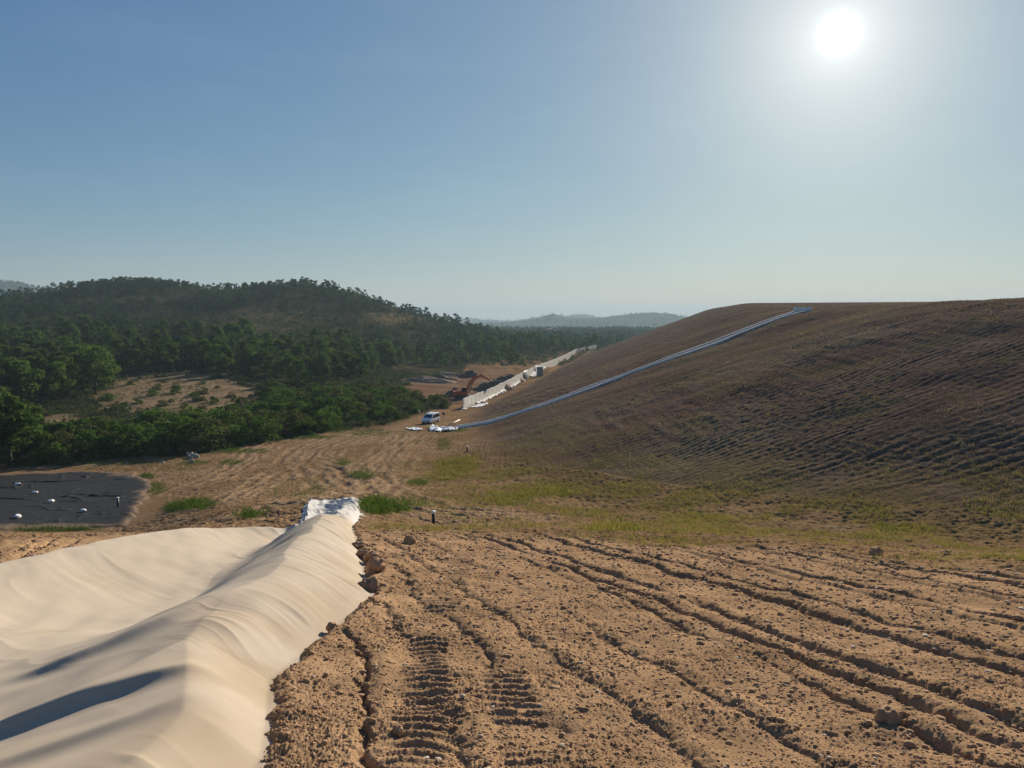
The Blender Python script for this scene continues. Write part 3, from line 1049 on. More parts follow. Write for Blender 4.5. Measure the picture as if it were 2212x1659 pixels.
def scatter_mesh(name, protos, pts, sizes, mat, seed, squash=(0.6, 1.0), sink=0.3):
    r = np.random.RandomState(seed)
    Vs, Fs, n = [], [], 0
    for k, (pv, pf) in enumerate(protos):
        m = np.arange(len(pts)) % len(protos) == k
        p, s = pts[m], sizes[m]
        if not len(p): continue
        a = r.rand(len(p)) * 6.283
        ca, sa = np.cos(a), np.sin(a)
        v = pv[None] * s[:, None, None] * np.stack([r.uniform(0.7, 1.3, len(p)), r.uniform(0.7, 1.3, len(p)), r.uniform(*squash, len(p))], -1)[:, None]
        vx = v[..., 0] * ca[:, None] - v[..., 1] * sa[:, None] + p[:, 0:1]
        vy = v[..., 0] * sa[:, None] + v[..., 1] * ca[:, None] + p[:, 1:2]
        vz = v[..., 2] + p[:, 2:3] + (s * (0.5 - sink))[:, None]
        Vs.append(np.stack([vx, vy, vz], -1).reshape(-1, 3))
        f = pf[None] + (np.arange(len(p)) * len(pv))[:, None, None] + n
        Fs.append(f.reshape(-1, pf.shape[1]))
        n += len(p) * len(pv)
    return np_mesh(name, np.concatenate(Vs), np.concatenate(Fs), mat, False)


def crumb_mat(name, col, col2):
    m, nt, b = new_mat(name)
    N, L = nt.nodes, nt.links
    b.inputs['Roughness'].default_value = 0.95
    b.inputs['Specular IOR Level'].default_value = 0.1
    g = N.new('ShaderNodeNewGeometry')
    mx = N.new('ShaderNodeMix'); mx.data_type = 'RGBA'
    mx.inputs['A'].default_value = (*col, 1); mx.inputs['B'].default_value = (*col2, 1)
    L.new(g.outputs['Random Per Island'], mx.inputs['Factor'])
    nz = N.new('ShaderNodeTexNoise'); nz.inputs['Scale'].default_value = 40; nz.inputs['Detail'].default_value = 5
    L.new(g.outputs['Position'], nz.inputs['Vector'])
    sc = N.new('ShaderNodeVectorMath'); sc.operation = 'SCALE'
    mp = N.new('ShaderNodeMapRange'); mp.inputs['From Min'].default_value = 0.3; mp.inputs['From Max'].default_value = 0.7
    mp.inputs['To Min'].default_value = 0.75; mp.inputs['To Max'].default_value = 1.2
    L.new(nz.outputs['Fac'], mp.inputs['Value'])
    L.new(mx.outputs['Result'], sc.inputs[0]); L.new(mp.outputs['Result'], sc.inputs['Scale'])
    L.new(sc.outputs['Vector'], b.inputs['Base Color'])
    bp = N.new('ShaderNodeBump'); bp.inputs['Strength'].default_value = 0.5; bp.inputs['Distance'].default_value = 0.01
    L.new(nz.outputs['Fac'], bp.inputs['Height']); L.new(bp.outputs['Normal'], b.inputs['Normal'])
    return m


M_CLOD = crumb_mat('soil_clods', (0.33, 0.20, 0.105), (0.42, 0.26, 0.145))
M_PEB = crumb_mat('pebbles', (0.40, 0.30, 0.20), (0.60, 0.52, 0.42))


def fg_points(n, seed, rmin=3.5, rmax=23, soil_only=True):
    r = np.random.RandomState(seed)
    az = r.uniform(rad(-46), rad(46), n * 2)
    rr = np.exp(r.uniform(math.log(rmin), math.log(rmax), n * 2))
    x, y = rr * np.sin(az), rr * np.cos(az)
    ok = ((x > edge_r(y) + 0.12) | (x < edge_l(y) - 0.15)) & (y < 23)
    # only on the tilled soil
    ia = np.clip(np.searchsorted(AZ, az) - 1, 0, NA - 2); ir = np.clip(np.searchsorted(LRR, np.log(rr)) - 1, 0, NR - 2)
    ok &= fg[ir, ia] > 0.5
    x, y, rr = x[ok][:n], y[ok][:n], rr[ok][:n]
    return x, y, rr


x, y, rr = fg_points(56000, 201)
r_ = np.random.RandomState(202)
size = 0.010 + 0.0030 * rr * r_.power(1.2, len(x)) * 1.0 * (0.3 + r_.exponential(0.5, len(x)))
fw = FURROW[np.clip(np.searchsorted(LRR, np.log(rr)) - 1, 0, NR - 2), np.clip(np.searchsorted(AZ, np.arctan2(x, y)) - 1, 0, NA - 2)]
size = np.clip(size * 0.56 * (1 + 1.3 * fw * r_.rand(len(x))), 0.006, 0.06)
cl = perlin(x * 0.8, y * 0.8, 203) + 0.6 * r_.randn(len(x)) > -0.3
pts = np.stack([x, y, gz(x, y)], -1)
o = data_obj('soil_crumbs', scatter_mesh('soil_crumbs', [lump_mesh(0, s) for s in range(5)], pts[cl], size[cl], M_CLOD, 204, (0.5, 0.95)))
tag(o, 'loose brown soil crumbs strewn over the tilled slope', 'soil', kind='stuff')
x, y, rr = fg_points(520, 211)
pts = np.stack([x, y, gz(x, y)], -1)
size = np.clip(0.005 + 0.0016 * rr * (0.4 + r_.exponential(0.5, len(x))), 0.006, 0.04)
o = data_obj('pebbles', scatter_mesh('pebbles', [lump_mesh(1, s, 0.6) for s in range(4)], pts, size, M_PEB, 214, (0.4, 0.8), 0.15))
for p_ in o.data.polygons: pass
tag(o, 'pale pebbles scattered in the tilled soil', 'pebbles', kind='stuff')

# larger clods one can count
clod_px = [(778, 1188, .20, 'at the far corner of the geotextile berm'), (790, 1207, .24, 'touching the geotextile edge below the far corner'), (806, 1216, .20, 'a step right of the geotextile edge'),
           (785, 1246, .26, 'wedged against the geotextile where its edge bulges'), (812, 1242, .24, 'right of the clod wedged against the geotextile'), (800, 1278, .25, 'at the lowest bulge of the geotextile edge'),
           (1890, 1199, .22, 'alone near the grass band on the right'), (884, 1177, .18, 'at the crest below the black post'), (1920, 1560, .12, 'at the bottom right beside a track'),
           (860, 1605, .055, 'on the smooth soil near the bottom edge'), (720, 1370, .09, 'just right of the geotextile on the smooth soil')]
clod_protos = []
for k in range(4):
    v, f = lump_mesh(3, 300 + k, 0.8)
    clod_protos.append(np_mesh('soil_clod', v, f, M_CLOD, True))
for k, (px, py, sz, where) in enumerate(clod_px):
    x, y, z = hit(px, py + 4)
    o = data_obj('soil_clod', clod_protos[k % 4])
    o.location = (x, y, G(x, y) + sz * 0.15)
    o.scale = (sz * 1.0, sz * 0.85, sz * 0.8)
    o.rotation_euler = (0.3 * k, 0.2, 1.3 * k)
    tag(o, 'big brown soil clod ' + where, 'clod', 'large clods on the tilled slope')

# ------------------------------------------------------------------ foliage generators
def crown_arrays(seed, R, H, z0, nblob, nleaf, leaf, shape='pine'):
    r = np.random.RandomState(seed)
    cs, rs = [], []
    for k in range(nblob):
        zz = r.rand() ** (0.8 if shape == 'pine' else 1.2)
        if shape == 'pine':
            wr = (0.55 + 0.45 * math.sin(math.pi * min(1, zz * 0.9 + 0.12))) * (1.05 - 0.55 * zz ** 2.2)
        else:
            wr = math.sqrt(max(0.02, 1 - zz ** 2 * 0.92))
        a = r.rand() * 6.283
        d = R * wr * r.uniform(0.25, 0.95) ** 0.7
        cs.append((d * math.cos(a), d * math.sin(a), z0 + zz * (H - z0) * 0.93))
        rs.append(R * r.uniform(0.22, 0.40) * (1.1 - 0.35 * zz))
    cs, rs = np.array(cs), np.array(rs)
    wgt = rs ** 2 / (rs ** 2).sum()
    bi = r.choice(nblob, nleaf, p=wgt)
    d = r.randn(nleaf, 3)
    d[:, 2] = d[:, 2] * 0.8 + 0.15
    d /= np.linalg.norm(d, axis=1)[:, None]
    rr = rs[bi] * (0.62 + 0.45 * r.rand(nleaf) ** 0.6)
    c0 = cs[bi] + d * rr[:, None] * np.array((1, 1, 0.75))
    # leaf clump frames: loosely facing outward
    nrm = d + 0.42 * r.randn(nleaf, 3)
    nrm /= np.linalg.norm(nrm, axis=1)[:, None]
    tmp = r.randn(nleaf, 3)
    u = np.cross(nrm, tmp); u /= np.linalg.norm(u, axis=1)[:, None]
    v = np.cross(nrm, u)
    s = leaf * r.uniform(0.6, 1.35, nleaf)
    el = 1.5 if shape == 'pine' else 1.1
    a_ = c0 + u * (s * el)[:, None]; b_ = c0 + v * (s * 0.55)[:, None]; c_ = c0 - u * (s * el)[:, None]; d_ = c0 - v * (s * 0.55)[:, None]
    V = np.stack([a_, b_, c_, d_], 1).reshape(-1, 3)
    V[:, 2] = np.maximum(V[:, 2], 0.02)
    F = np.arange(nleaf * 4).reshape(-1, 4)
    return V, F


def trunk_mb(seed, H, R, r0, limbs=6):
    r = random.Random(seed)
    m = MB()
    bend = [(0, 0, -0.6)]
    x = y = 0
    n = 6
    for k in range(1, n + 1):
        x += r.uniform(-0.12, 0.12) * H * 0.12; y += r.uniform(-0.12, 0.12) * H * 0.12
        bend.append((x, y, H * 0.86 * k / n))
    m.tube(bend, [r0 * (1.15 - 0.95 * k / n) for k in range(n + 1)], 7)
    for k in range(limbs):
        i = r.randint(2, n - 1)
        b0 = Vector(bend[i]); a = r.uniform(0, 6.283); L = R * r.uniform(0.5, 0.85)
        b1 = b0 + Vector((math.cos(a) * L * 0.55, math.sin(a) * L * 0.55, L * 0.22))
        b2 = b0 + Vector((math.cos(a) * L, math.sin(a) * L, L * 0.55))
        m.tube([b0, b1, b2], [r0 * 0.4, r0 * 0.27, r0 * 0.1], 5)
    return m


def mesh_from_mb(name, m, mat, smooth=True):
    me = bpy.data.meshes.new(name)
    me.from_pydata(m.v, [], m.f)
    me.materials.append(mat)
    if smooth: me.polygons.foreach_set('use_smooth', [True] * len(me.polygons))
    return me


PINES = []       # unit: real metres, height 8
for k in range(6):
    R = [2.5, 3.0, 2.2, 2.8, 3.3, 2.4][k]
    v, f = crown_arrays(400 + k, R, 8.0, [1.2, 1.6, 1.0, 0.9, 1.9, 1.1][k], [34, 40, 30, 38, 44, 32][k], 2300, 0.22, 'pine')
    PINES.append((np_mesh('crown', v, f, M_PINE_B if k % 3 == 2 else M_PINE, False), mesh_from_mb('trunk', trunk_mb(k, 8.0, R, 0.17), M_BARK)))
PINES_MID = []
for k in range(5):
    R = [2.5, 3.0, 2.2, 2.8, 3.3][k]
    v, f = crown_arrays(430 + k, R, 8.0, 1.2, 30, 1150, 0.30, 'pine')
    PINES_MID.append((np_mesh('crown', v, f, M_PINE_B if k % 3 == 2 else M_PINE, False), mesh_from_mb('trunk', trunk_mb(20 + k, 8.0, R, 0.17, 4), M_BARK)))
SHRUBS = []      # height 3, radius ~2
for k in range(6):
    R = [1.9, 2.2, 1.7, 2.4, 2.0, 1.8][k]
    v, f = crown_arrays(460 + k, R, 3.0, 0.1, [26, 32, 22, 34, 28, 24][k], 1700, 0.15, 'shrub')
    SHRUBS.append((np_mesh('crown', v, f, M_SHRUB_B if k in (1, 4) else M_SHRUB, False), mesh_from_mb('stem', trunk_mb(60 + k, 2.6, R, 0.07, 5), M_BARK)))

occupied = []


def free(x, y, d):
    for ox, oy, od in occupied:
        if (ox - x) ** 2 + (oy - y) ** 2 < (0.5 * (d + od)) ** 2: return False
    return True


def plant(name, part2, protos, x, y, h, hb, label, cat, group, rnd, wide=1.0):
    cr, tr = protos[rnd.randrange(len(protos))]
    e = empty(name, (x, y, G(x, y) - 0.05), rnd.uniform(0, 6.283), label, cat, group)
    s = h / hb
    e.scale = (s * wide * rnd.uniform(0.9, 1.12), s * wide * rnd.uniform(0.9, 1.12), s)
    o = data_obj('crown', cr, e)
    o2 = data_obj(part2, tr, e)
    return e


def in_poly(px, py, poly):
    ins = False
    j = len(poly) - 1
    for i in range(len(poly)):
        xi, yi = poly[i]; xj, yj = poly[j]
        if (yi > py) != (yj > py) and px < (xj - xi) * (py - yi) / (yj - yi) + xi: ins = not ins
        j = i
    return ins


def scatter_zone(n, poly, seed, spacing, pspread=1.0):
    """points in plan whose ground lies in a picture-space outline; tries spread over distance"""
    rnd = random.Random(seed)
    res = []
    ys = [p[1] for p in poly]; xs = [p[0] for p in poly]
    tries = 0
    while len(res) < n and tries < n * 40:
        tries += 1
        px, py = rnd.uniform(min(xs), max(xs)), rnd.uniform(min(ys), max(ys))
        if not in_poly(px, py, poly): continue
        x, y, z = ground_hit(px, py, smooth_z)
        x, y = float(x), float(y)
        r = math.hypot(x, y)
        if rnd.random() > pspread ** 2 and False: continue
        if float(mound_z(np.array([x]), np.array([y]))[1][0]) > -5: continue
        if not free(x, y, spacing): continue
        occupied.append((x, y, spacing))
        res.append((x, y))
    return res


rt = random.Random(77)
# keep-clear spots: van, excavator, wall
for q in ((930, 916), (1010, 860)):
    hx, hy, _ = hit(*q); occupied.append((hx, hy, 9))

# --- tall dark pines at the left
for (px, py, h) in ((-60, 1012, 9.5), (22, 1005, 9), (70, 985, 7.0), (-20, 960, 8.5), (-120, 985, 10), (60, 945, 6.5)):
    x, y, z = hit(px, py); occupied.append((x, y, 4.5))
    plant('pine_tree', 'trunk', PINES, x, y, h, 8, 'tall dark pine at the left edge beyond the black pond liner', 'tree', 'dark pines beyond the pond liner', rt, 1.25)
for x, y in scatter_zone(22, [(-60, 880), (60, 830), (180, 800), (230, 812), (215, 850), (150, 868), (40, 890), (-60, 905)], 501, 4.0):
    plant('pine_tree', 'trunk', PINES, x, y, rt.uniform(7.5, 10.5), 8, 'tall pine in the dark stand left of the bare clearing', 'tree', 'pines left of the clearing', rt, 1.2)
# --- band of pines behind the clearing
for x, y in scatter_zone(60, [(-60, 822), (240, 806), (420, 800), (560, 812), (560, 775), (300, 770), (-60, 790)], 502, 4.2):
    plant('pine_tree', 'trunk', PINES, x, y, rt.uniform(6.0, 9.0), 8, 'green pine in the belt right behind the bare clearing', 'tree', 'pines behind the clearing', rt, 1.15)
for x, y in scatter_zone(60, [(-60, 785), (240, 768), (560, 772), (800, 790), (800, 745), (560, 722), (300, 722), (-60, 740)], 503, 5.0):
    plant('pine_tree', 'trunk', PINES_MID, x, y, rt.uniform(6.0, 9.5), 8, 'pine in the middle of the wood at the foot of the hill', 'tree', 'pines at the foot of the hill', rt, 1.1)
for x, y in scatter_zone(46, [(560, 820), (680, 838), (830, 812), (860, 795), (860, 768), (700, 770), (560, 778)], 504, 4.2):
    plant('pine_tree', 'trunk', PINES, x, y, rt.uniform(6.0, 9.0), 8, 'pine at the corner of the wood left of the digging site', 'tree', 'pines left of the digging site', rt, 1.15)
for x, y in scatter_zone(36, [(860, 795), (1000, 790), (1120, 792), (1140, 770), (1000, 752), (860, 765)], 505, 6.0):
    plant('pine_tree', 'trunk', PINES_MID, x, y, rt.uniform(4.0, 8.5), 8, 'pine in the open scrub behind the spoil heaps', 'tree', 'pines behind the spoil heaps', rt, 1.2)
for x, y in scatter_zone(46, [(1000, 762), (1240, 758), (1310, 748), (1290, 738), (1100, 734), (960, 742)], 506, 7.0):
    plant('pine_tree', 'trunk', PINES_MID, x, y, rt.uniform(6.0, 9.5), 8, 'pine in the far valley wood above the end of the concrete wall', 'tree', 'pines in the far valley wood', rt, 1.2)

# --- shrubs
def shr(zone_pts, h0, h1, label, group, wide=1.1):
    for x, y in zone_pts:
        plant('shrub', 'stem', SHRUBS, x, y, rt.uniform(h0, h1), 3, label, 'shrub', group, rt, wide)


shr(scatter_zone(60, [(100, 1000), (250, 990), (420, 980), (560, 955), (720, 930), (700, 905), (580, 922), (440, 928), (320, 940), (190, 945), (90, 965)], 511, 2.6), 2.6, 4.6,
    'dark leafy shrub between the bare clearing and the dirt track', 'shrubs below the clearing', 1.15)
shr(scatter_zone(60, [(600, 930), (760, 925), (850, 905), (865, 870), (830, 840), (680, 850), (590, 880)], 512, 2.8), 2.2, 4.0,
    'bright green rounded shrub in the thicket left of the white van', 'shrubs left of the van', 1.25)
shr(scatter_zone(30, [(250, 840), (300, 820), (520, 830), (560, 860), (500, 885), (330, 890), (220, 880)], 513, 3.5), 0.6, 1.9,
    'small olive bush on the bare clearing', 'bushes on the clearing', 1.3)
shr(scatter_zone(24, [(585, 855), (610, 842), (620, 880), (590, 915), (520, 920), (560, 900)], 514, 2.6), 1.8, 3.4,
    'dense shrub along the right rim of the bare clearing', 'shrubs at the clearing rim', 1.2)
shr(scatter_zone(20, [(20, 1010), (110, 1005), (130, 985), (60, 940), (0, 930), (-60, 1000)], 515, 3), 2.0, 3.6,
    'dark shrub under the tall pines by the pond liner', 'shrubs under the pines', 1.2)
shr(scatter_zone(24, [(860, 880), (940, 878), (960, 862), (880, 850), (850, 862)], 516, 3), 0.8, 1.6,
    'low green bramble on the bank behind the white van', 'brambles behind the van', 1.5)
for px, py, h, wide, lab in ((953, 881, 3.3, 1.15, 'round dark green bush standing alone left of the concrete wall end'),
                             (890, 893, 2.5, 1.25, 'round green bush behind the white van'),
                             (862, 870, 2.0, 1.2, 'small round bush at the left end of the bank behind the van')):
    x, y, z = hit(px, py)
    plant('shrub', 'stem', SHRUBS, x, y, h, 3, lab, 'shrub', None, rt, wide)

# far woods and scrub : one mass each
def mass(name, pts, hs, protos, mat, seed, label, cat, wide=1.0):
    r = np.random.RandomState(seed)
    Vs, Fs, n = [], [], 0
    for k, (pv, pf) in enumerate(protos):
        m = np.arange(len(pts)) % len(protos) == k
        p, h = pts[m], hs[m]
        a = r.rand(len(p)) * 6.283
        ca, sa = np.cos(a)[:, None], np.sin(a)[:, None]
        w_ = (h * wide * r.uniform(0.85, 1.25, len(p)))[:, None]
        vx = (pv[None, :, 0] * ca - pv[None, :, 1] * sa) * w_ + p[:, 0:1]
        vy = (pv[None, :, 0] * sa + pv[None, :, 1] * ca) * w_ + p[:, 1:2]
        vz = pv[None, :, 2] * h[:, None] + p[:, 2:3] - 0.1
        Vs.append(np.stack([vx, vy, vz], -1).reshape(-1, 3))
        Fs.append((pf[None] + (np.arange(len(p)) * len(pv))[:, None, None] + n).reshape(-1, pf.shape[1]))
        n += len(p) * len(pv)
    o = data_obj(name, np_mesh(name, np.concatenate(Vs), np.concatenate(Fs), mat, False))
    return tag(o, label, cat, kind='stuff')


def unit(seed, nleaf, leaf, shape, nb=14, R=0.36):
    v, f = crown_arrays(seed, R, 1.0, 0.08, nb, nleaf, leaf, shape)
    return v, f


def hill_pts(n, seed, rmin, rmax, fun, azr=(-38, 16)):
    r = np.random.RandomState(seed)
    az = r.uniform(rad(azr[0]), rad(azr[1]), n)
    rr = np.sqrt(r.uniform(rmin ** 2, rmax ** 2, n))
    x, y = rr * np.sin(az), rr * np.cos(az)
    ia = np.clip(np.searchsorted(AZ, az) - 1, 0, NA - 2); ir = np.clip(np.searchsorted(LRR, np.log(rr)) - 1, 0, NR - 2)
    z = gz(x, y)
    px, py = PX[ir, ia], PY[ir, ia]
    p = fun(x, y, z, rr, px, py) * (~MOUND[ir, ia])
    ok = r.rand(n) < p
    return np.stack([x, y, z], -1)[ok], r


def dens_hill(x, y, z, r, px, py):
    d = 0.35 + 0.9 * fbm(x * 0.013, y * 0.013, 520, 3)
    ridge = sstep(8, 24, z)
    d = np.clip(d + 0.35 * ridge, 0.04, 1)
    gr = np.exp(-(((px - 560) / 200) ** 2 + ((py - 692) / 26) ** 2)) + 0.8 * np.exp(-(((px - 250) / 170) ** 2 + ((py - 652) / 9) ** 2)) + 0.8 * np.exp(-(((px - 860) / 110) ** 2 + ((py - 692) / 22) ** 2))
    d = d * np.clip(1 - 1.0 * gr, 0.04, 1)
    # keep the valley working area and the track free
    d = np.where((px > 830) & (py > 775), 0.0, d)
    return d


HP, _ = hill_pts(6000, 530, 285, 640, dens_hill)
hh = np.random.RandomState(531).uniform(3.2, 7.0, len(HP))
mass('woodland', HP, hh, [unit(540 + k, 300, 0.045, 'pine') for k in range(6)], M_PINE_FAR, 532, 'dark pine wood covering the left hill', 'woodland')
SP, _ = hill_pts(15000, 533, 215, 640, lambda x, y, z, r, px, py: np.where((px > 840) & (py > 790), 0, 0.75) * np.where((px > 150) & (px < 590) & (py > 795), 0.0, 1))
sh = np.random.RandomState(534).uniform(0.7, 2.4, len(SP))
mass('scrub', SP, sh, [unit(550 + k, 60, 0.13, 'shrub', 8, 0.62) for k in range(5)], M_SCRUB, 535, 'low olive scrub covering the slopes of the left hill', 'scrub')
# far woods in the valley and over the distant ridges
FP, _ = hill_pts(4600, 536, 560, 1500, lambda x, y, z, r, px, py: np.clip(0.55 + 0.9 * fbm(x * 0.006, y * 0.006, 537, 3), 0, 1), (-8, 14))
FP2, _ = hill_pts(3200, 538, 2300, 5000, lambda x, y, z, r, px, py: np.clip(0.35 + 0.9 * fbm(x * 0.004, y * 0.004, 539, 3), 0, 1) * (px > 900), (-8, 14))
FP3, _ = hill_pts(3600, 540, 2100, 2800, lambda x, y, z, r, px, py: (px < 200) * 0.8, (-38, -26))
fpts = np.concatenate([FP, FP2, FP3])
fh = np.random.RandomState(541).uniform(5, 10, len(fpts))
mass('far_woodland', fpts, fh, [unit(560 + k, 70, 0.10, 'pine', 9, 0.42) for k in range(5)], M_PINE_FAR, 542, 'hazy woods over the valley floor and distant ridges', 'woodland')

# near undergrowth on the vegetated ground: stuff
UP = []
rU = np.random.RandomState(560)
az = rU.uniform(rad(-37), rad(2), 26000); rr = np.sqrt(rU.uniform(95 ** 2, 300 ** 2, 26000))
x, y = rr * np.sin(az), rr * np.cos(az)
ia = np.clip(np.searchsorted(AZ, az) - 1, 0, NA - 2); ir = np.clip(np.searchsorted(LRR, np.log(rr)) - 1, 0, NR - 2)
ok = (veg[ir, ia] > 0.5) & (rU.rand(len(x)) < np.where(clear[ir, ia] > 0.4, 0.16, 0.55)) & (works[ir, ia] < 0.3)
UP = np.stack([x, y, gz(x, y)], -1)[ok]
cl_ = clear[ir, ia][ok]
uh = np.where(cl_ > 0.4, rU.uniform(0.15, 0.55, len(UP)), rU.uniform(0.4, 1.3, len(UP)))
mass('undergrowth', UP, uh, [unit(570 + k, 46, 0.17, 'shrub', 7, 0.75) for k in range(5)], M_SCRUB, 561, 'low olive undergrowth between the shrubs and pines', 'undergrowth')

# ------------------------------------------------------------------ grass (stuff)
def grass(name, pts, hs, per, wid, spread, mat, seed, label, lean=0.35):
    r = np.random.RandomState(seed)
    n = len(pts)
    P0 = np.repeat(pts, per, 0)
    H = np.repeat(hs, per) * r.uniform(0.5, 1.15, n * per)
    a = r.rand(n * per) * 6.283
    rd_ = spread * np.sqrt(r.rand(n * per)) * np.repeat(np.maximum(hs / hs.mean(), 0.5), per)
    bx, by = P0[:, 0] + rd_ * np.cos(a), P0[:, 1] + rd_ * np.sin(a)
    bz = P0[:, 2] - 0.02
    a2 = r.rand(n * per) * 6.283
    wx, wy = np.cos(a2) * wid * 0.5, np.sin(a2) * wid * 0.5
    lx, ly = r.randn(n * per) * lean * H, r.randn(n * per) * lean * H
    A = np.stack([bx - wx, by - wy, bz], -1)
    B = np.stack([bx + wx, by + wy, bz], -1)
    Cc = np.stack([bx + lx * 0.45 + wx * 0.7, by + ly * 0.45 + wy * 0.7, bz + H * 0.6], -1)
    D = np.stack([bx + lx, by + ly, bz + H], -1)
    V = np.stack([A, B, Cc, D], 1).reshape(-1, 3)
    Fq = np.arange(len(V)).reshape(-1, 4)
    o = data_obj(name, np_mesh(name, V, Fq, mat, False))
    return tag(o, label, 'grass', kind='stuff')


def sample_patches(patches, seed):
    """patches: (px, py, rx, ry, n) in picture measure -> ground points"""
    r = np.random.RandomState(seed)
    out = []
    for px, py, rx, ry, n in patches:
        # ground position of the centre and its spread in plan
        for _ in range(n):
            a = r.rand() * 6.283; q = math.sqrt(r.rand()) * (0.6 + 0.5 * r.rand())
            x, y, z = ground_hit(px + rx * q * math.cos(a), py + ry * q * math.sin(a), smooth_z)
            out.append((float(x), float(y)))
    out = np.array(out)
    return np.stack([out[:, 0], out[:, 1], gz(out[:, 0], out[:, 1])], -1)


# dry yellow-green grass: swale band, mound foot
rG = np.random.RandomState(600)
n = 260000
az = rG.uniform(rad(-14), rad(37), n); rr = np.exp(rG.uniform(math.log(13), math.log(75), n))
x, y = rr * np.sin(az), rr * np.cos(az)
ia = np.clip(np.searchsorted(AZ, az) - 1, 0, NA - 2); ir = np.clip(np.searchsorted(LRR, np.log(rr)) - 1, 0, NR - 2)
dm = Dm[ir, ia]; fgl = fg[ir, ia]; ppx, ppy = PX[ir, ia], PY[ir, ia]
cl_ = fbm(x * 0.16, y * 0.16, 601, 4)
prob = sstep(0.15, 0.7, cl_ + 0.35) * (0.95 * np.exp(-((dm + 1.0) / 7.0) ** 2) + 0.10) * (1 - fgl)
prob *= np.where(x < edge_r(y) + 0.3, 0, 1) * sstep(740, 830, ppx)
ok = rG.rand(n) < prob
pts = np.stack([x, y, gz(x, y)], -1)[ok]
print('dry grass tufts', len(pts))
grass('dry_grass', pts, np.clip(rG.gamma(3, 0.036, len(pts)), 0.04, 0.35), 6, 0.014, 0.10, M_GRASS_Y, 602, 'thin yellow-green grass along the hollow at the foot of the mound')
# sparse weeds on the mound
n = 150000
az = rG.uniform(rad(-6), rad(37), n); rr = np.exp(rG.uniform(math.log(24), math.log(200), n))
x, y = rr * np.sin(az), rr * np.cos(az)
ia = np.clip(np.searchsorted(AZ, az) - 1, 0, NA - 2); ir = np.clip(np.searchsorted(LRR, np.log(rr)) - 1, 0, NR - 2)
ok = (Dm[ir, ia] > 2) & (rG.rand(n) < 0.16 + 0.6 * sstep(0.1, 0.7, fbm(x * 0.06, y * 0.06, 603, 4)))
pts = np.stack([x, y, gz(x, y)], -1)[ok]
print('weeds', len(pts))
grass('weeds', pts, np.clip(rG.gamma(2.5, 0.042, len(pts)), 0.05, 0.40) * (0.7 + 0.3 * np.minimum(np.hypot(pts[:, 0], pts[:, 1]) / 60, 2)), 4, 0.022, 0.16, M_STRAW, 604, 'sparse dry weeds over the bare earth mound')
# taller weeds on the crest
n = 5000
az = rG.uniform(rad(20), rad(37), n); rr = rG.uniform(45, 130, n)
x, y = rr * np.sin(az), rr * np.cos(az)
zt_, dt_ = mound_z(x, y)
ok = (dt_ > 36) & (rG.rand(n) < 0.25 * sstep(0.0, 0.6, fbm(x * 0.12, y * 0.12, 605, 3)) + 0.01) & (np.abs(dt_ - 44) < 7)
pts = np.stack([x, y, gz(x, y)], -1)[ok]
grass('crest_weeds', pts, np.clip(rG.gamma(2.2, 0.12, len(pts)), 0.08, 0.9), 7, 0.016, 0.2, M_STRAW, 606, 'tall dry weeds along the crest of the earth mound')
# green clumps
gp = [(985, 1010, 55, 22, 500), (960, 1030, 40, 14, 160), (1010, 1000, 40, 16, 200), (1090, 1085, 60, 9, 160), (1170, 1060, 60, 8, 120), (1330, 1145, 70, 10, 200), (1130, 1070, 120, 10, 200)]
pts = sample_patches(gp, 610)
grass('meadow_grass', pts, np.clip(rG.gamma(4, 0.05, len(pts)), 0.08, 0.4), 14, 0.024, 0.34, M_GRASS_Y, 611, 'bright yellow-green grass patch at the foot of the mound')
gp = [(870, 950, 60, 20, 60), (660, 1060, 120, 25, 90), (300, 1010, 200, 10, 120), (880, 1090, 60, 12, 90), (815, 1100, 32, 16, 420), (850, 1103, 30, 6, 120), (800, 1090, 20, 12, 140), (415, 1092, 55, 12, 420), (380, 1098, 25, 10, 150), (785, 1028, 34, 9, 140), (740, 1000, 16, 9, 60), (900, 1045, 25, 8, 70),
      (340, 1055, 22, 14, 90), (540, 1115, 25, 8, 60), (805, 935, 45, 10, 180), (640, 945, 120, 5, 500), (520, 975, 70, 6, 300), (700, 930, 60, 5, 260), (420, 1000, 40, 5, 70), (250, 1000, 100, 5, 200), (500, 1000, 30, 7, 90), (990, 930, 25, 5, 80),
      (960, 960, 14, 18, 90), (320, 1030, 20, 5, 70), (760, 935, 60, 8, 100), (120, 1145, 110, 5, 240)]
pts = sample_patches(gp, 612)
grass('green_grass', pts, np.clip(rG.gamma(4, 0.05, len(pts)), 0.06, 0.42), 14, 0.022, 0.40, M_GRASS_G, 613, 'dense dark green grass clumps along the dirt plain and its edges')

# ------------------------------------------------------------------ drain channel down the mound
def path_ground(pxpts, n, dz=0.0):
    pts = [hit(a, b)[:2] for a, b in pxpts]
    return pts


top = (0.399 * 160, 160.0)


def mz(x, y): return float(smooth_z(np.array([x]), np.array([y]))[0])


ch_px = [(985, 925), (1015, 921), (1060, 912), (1105, 898), (1140, 887)]
ch = [ground_hit(a, b, smooth_z)[:2] for a, b in ch_px]
pB = ch[-1]
pT = ground_hit(1745, 671, smooth_z)[:2]
print('channel bottom', pB, 'top', pT)
for k in range(1, 13):
    t = k / 12.0
    ch.append((pB[0] + (pT[0] - pB[0]) * t, pB[1] + (pT[1] - pB[1]) * t))
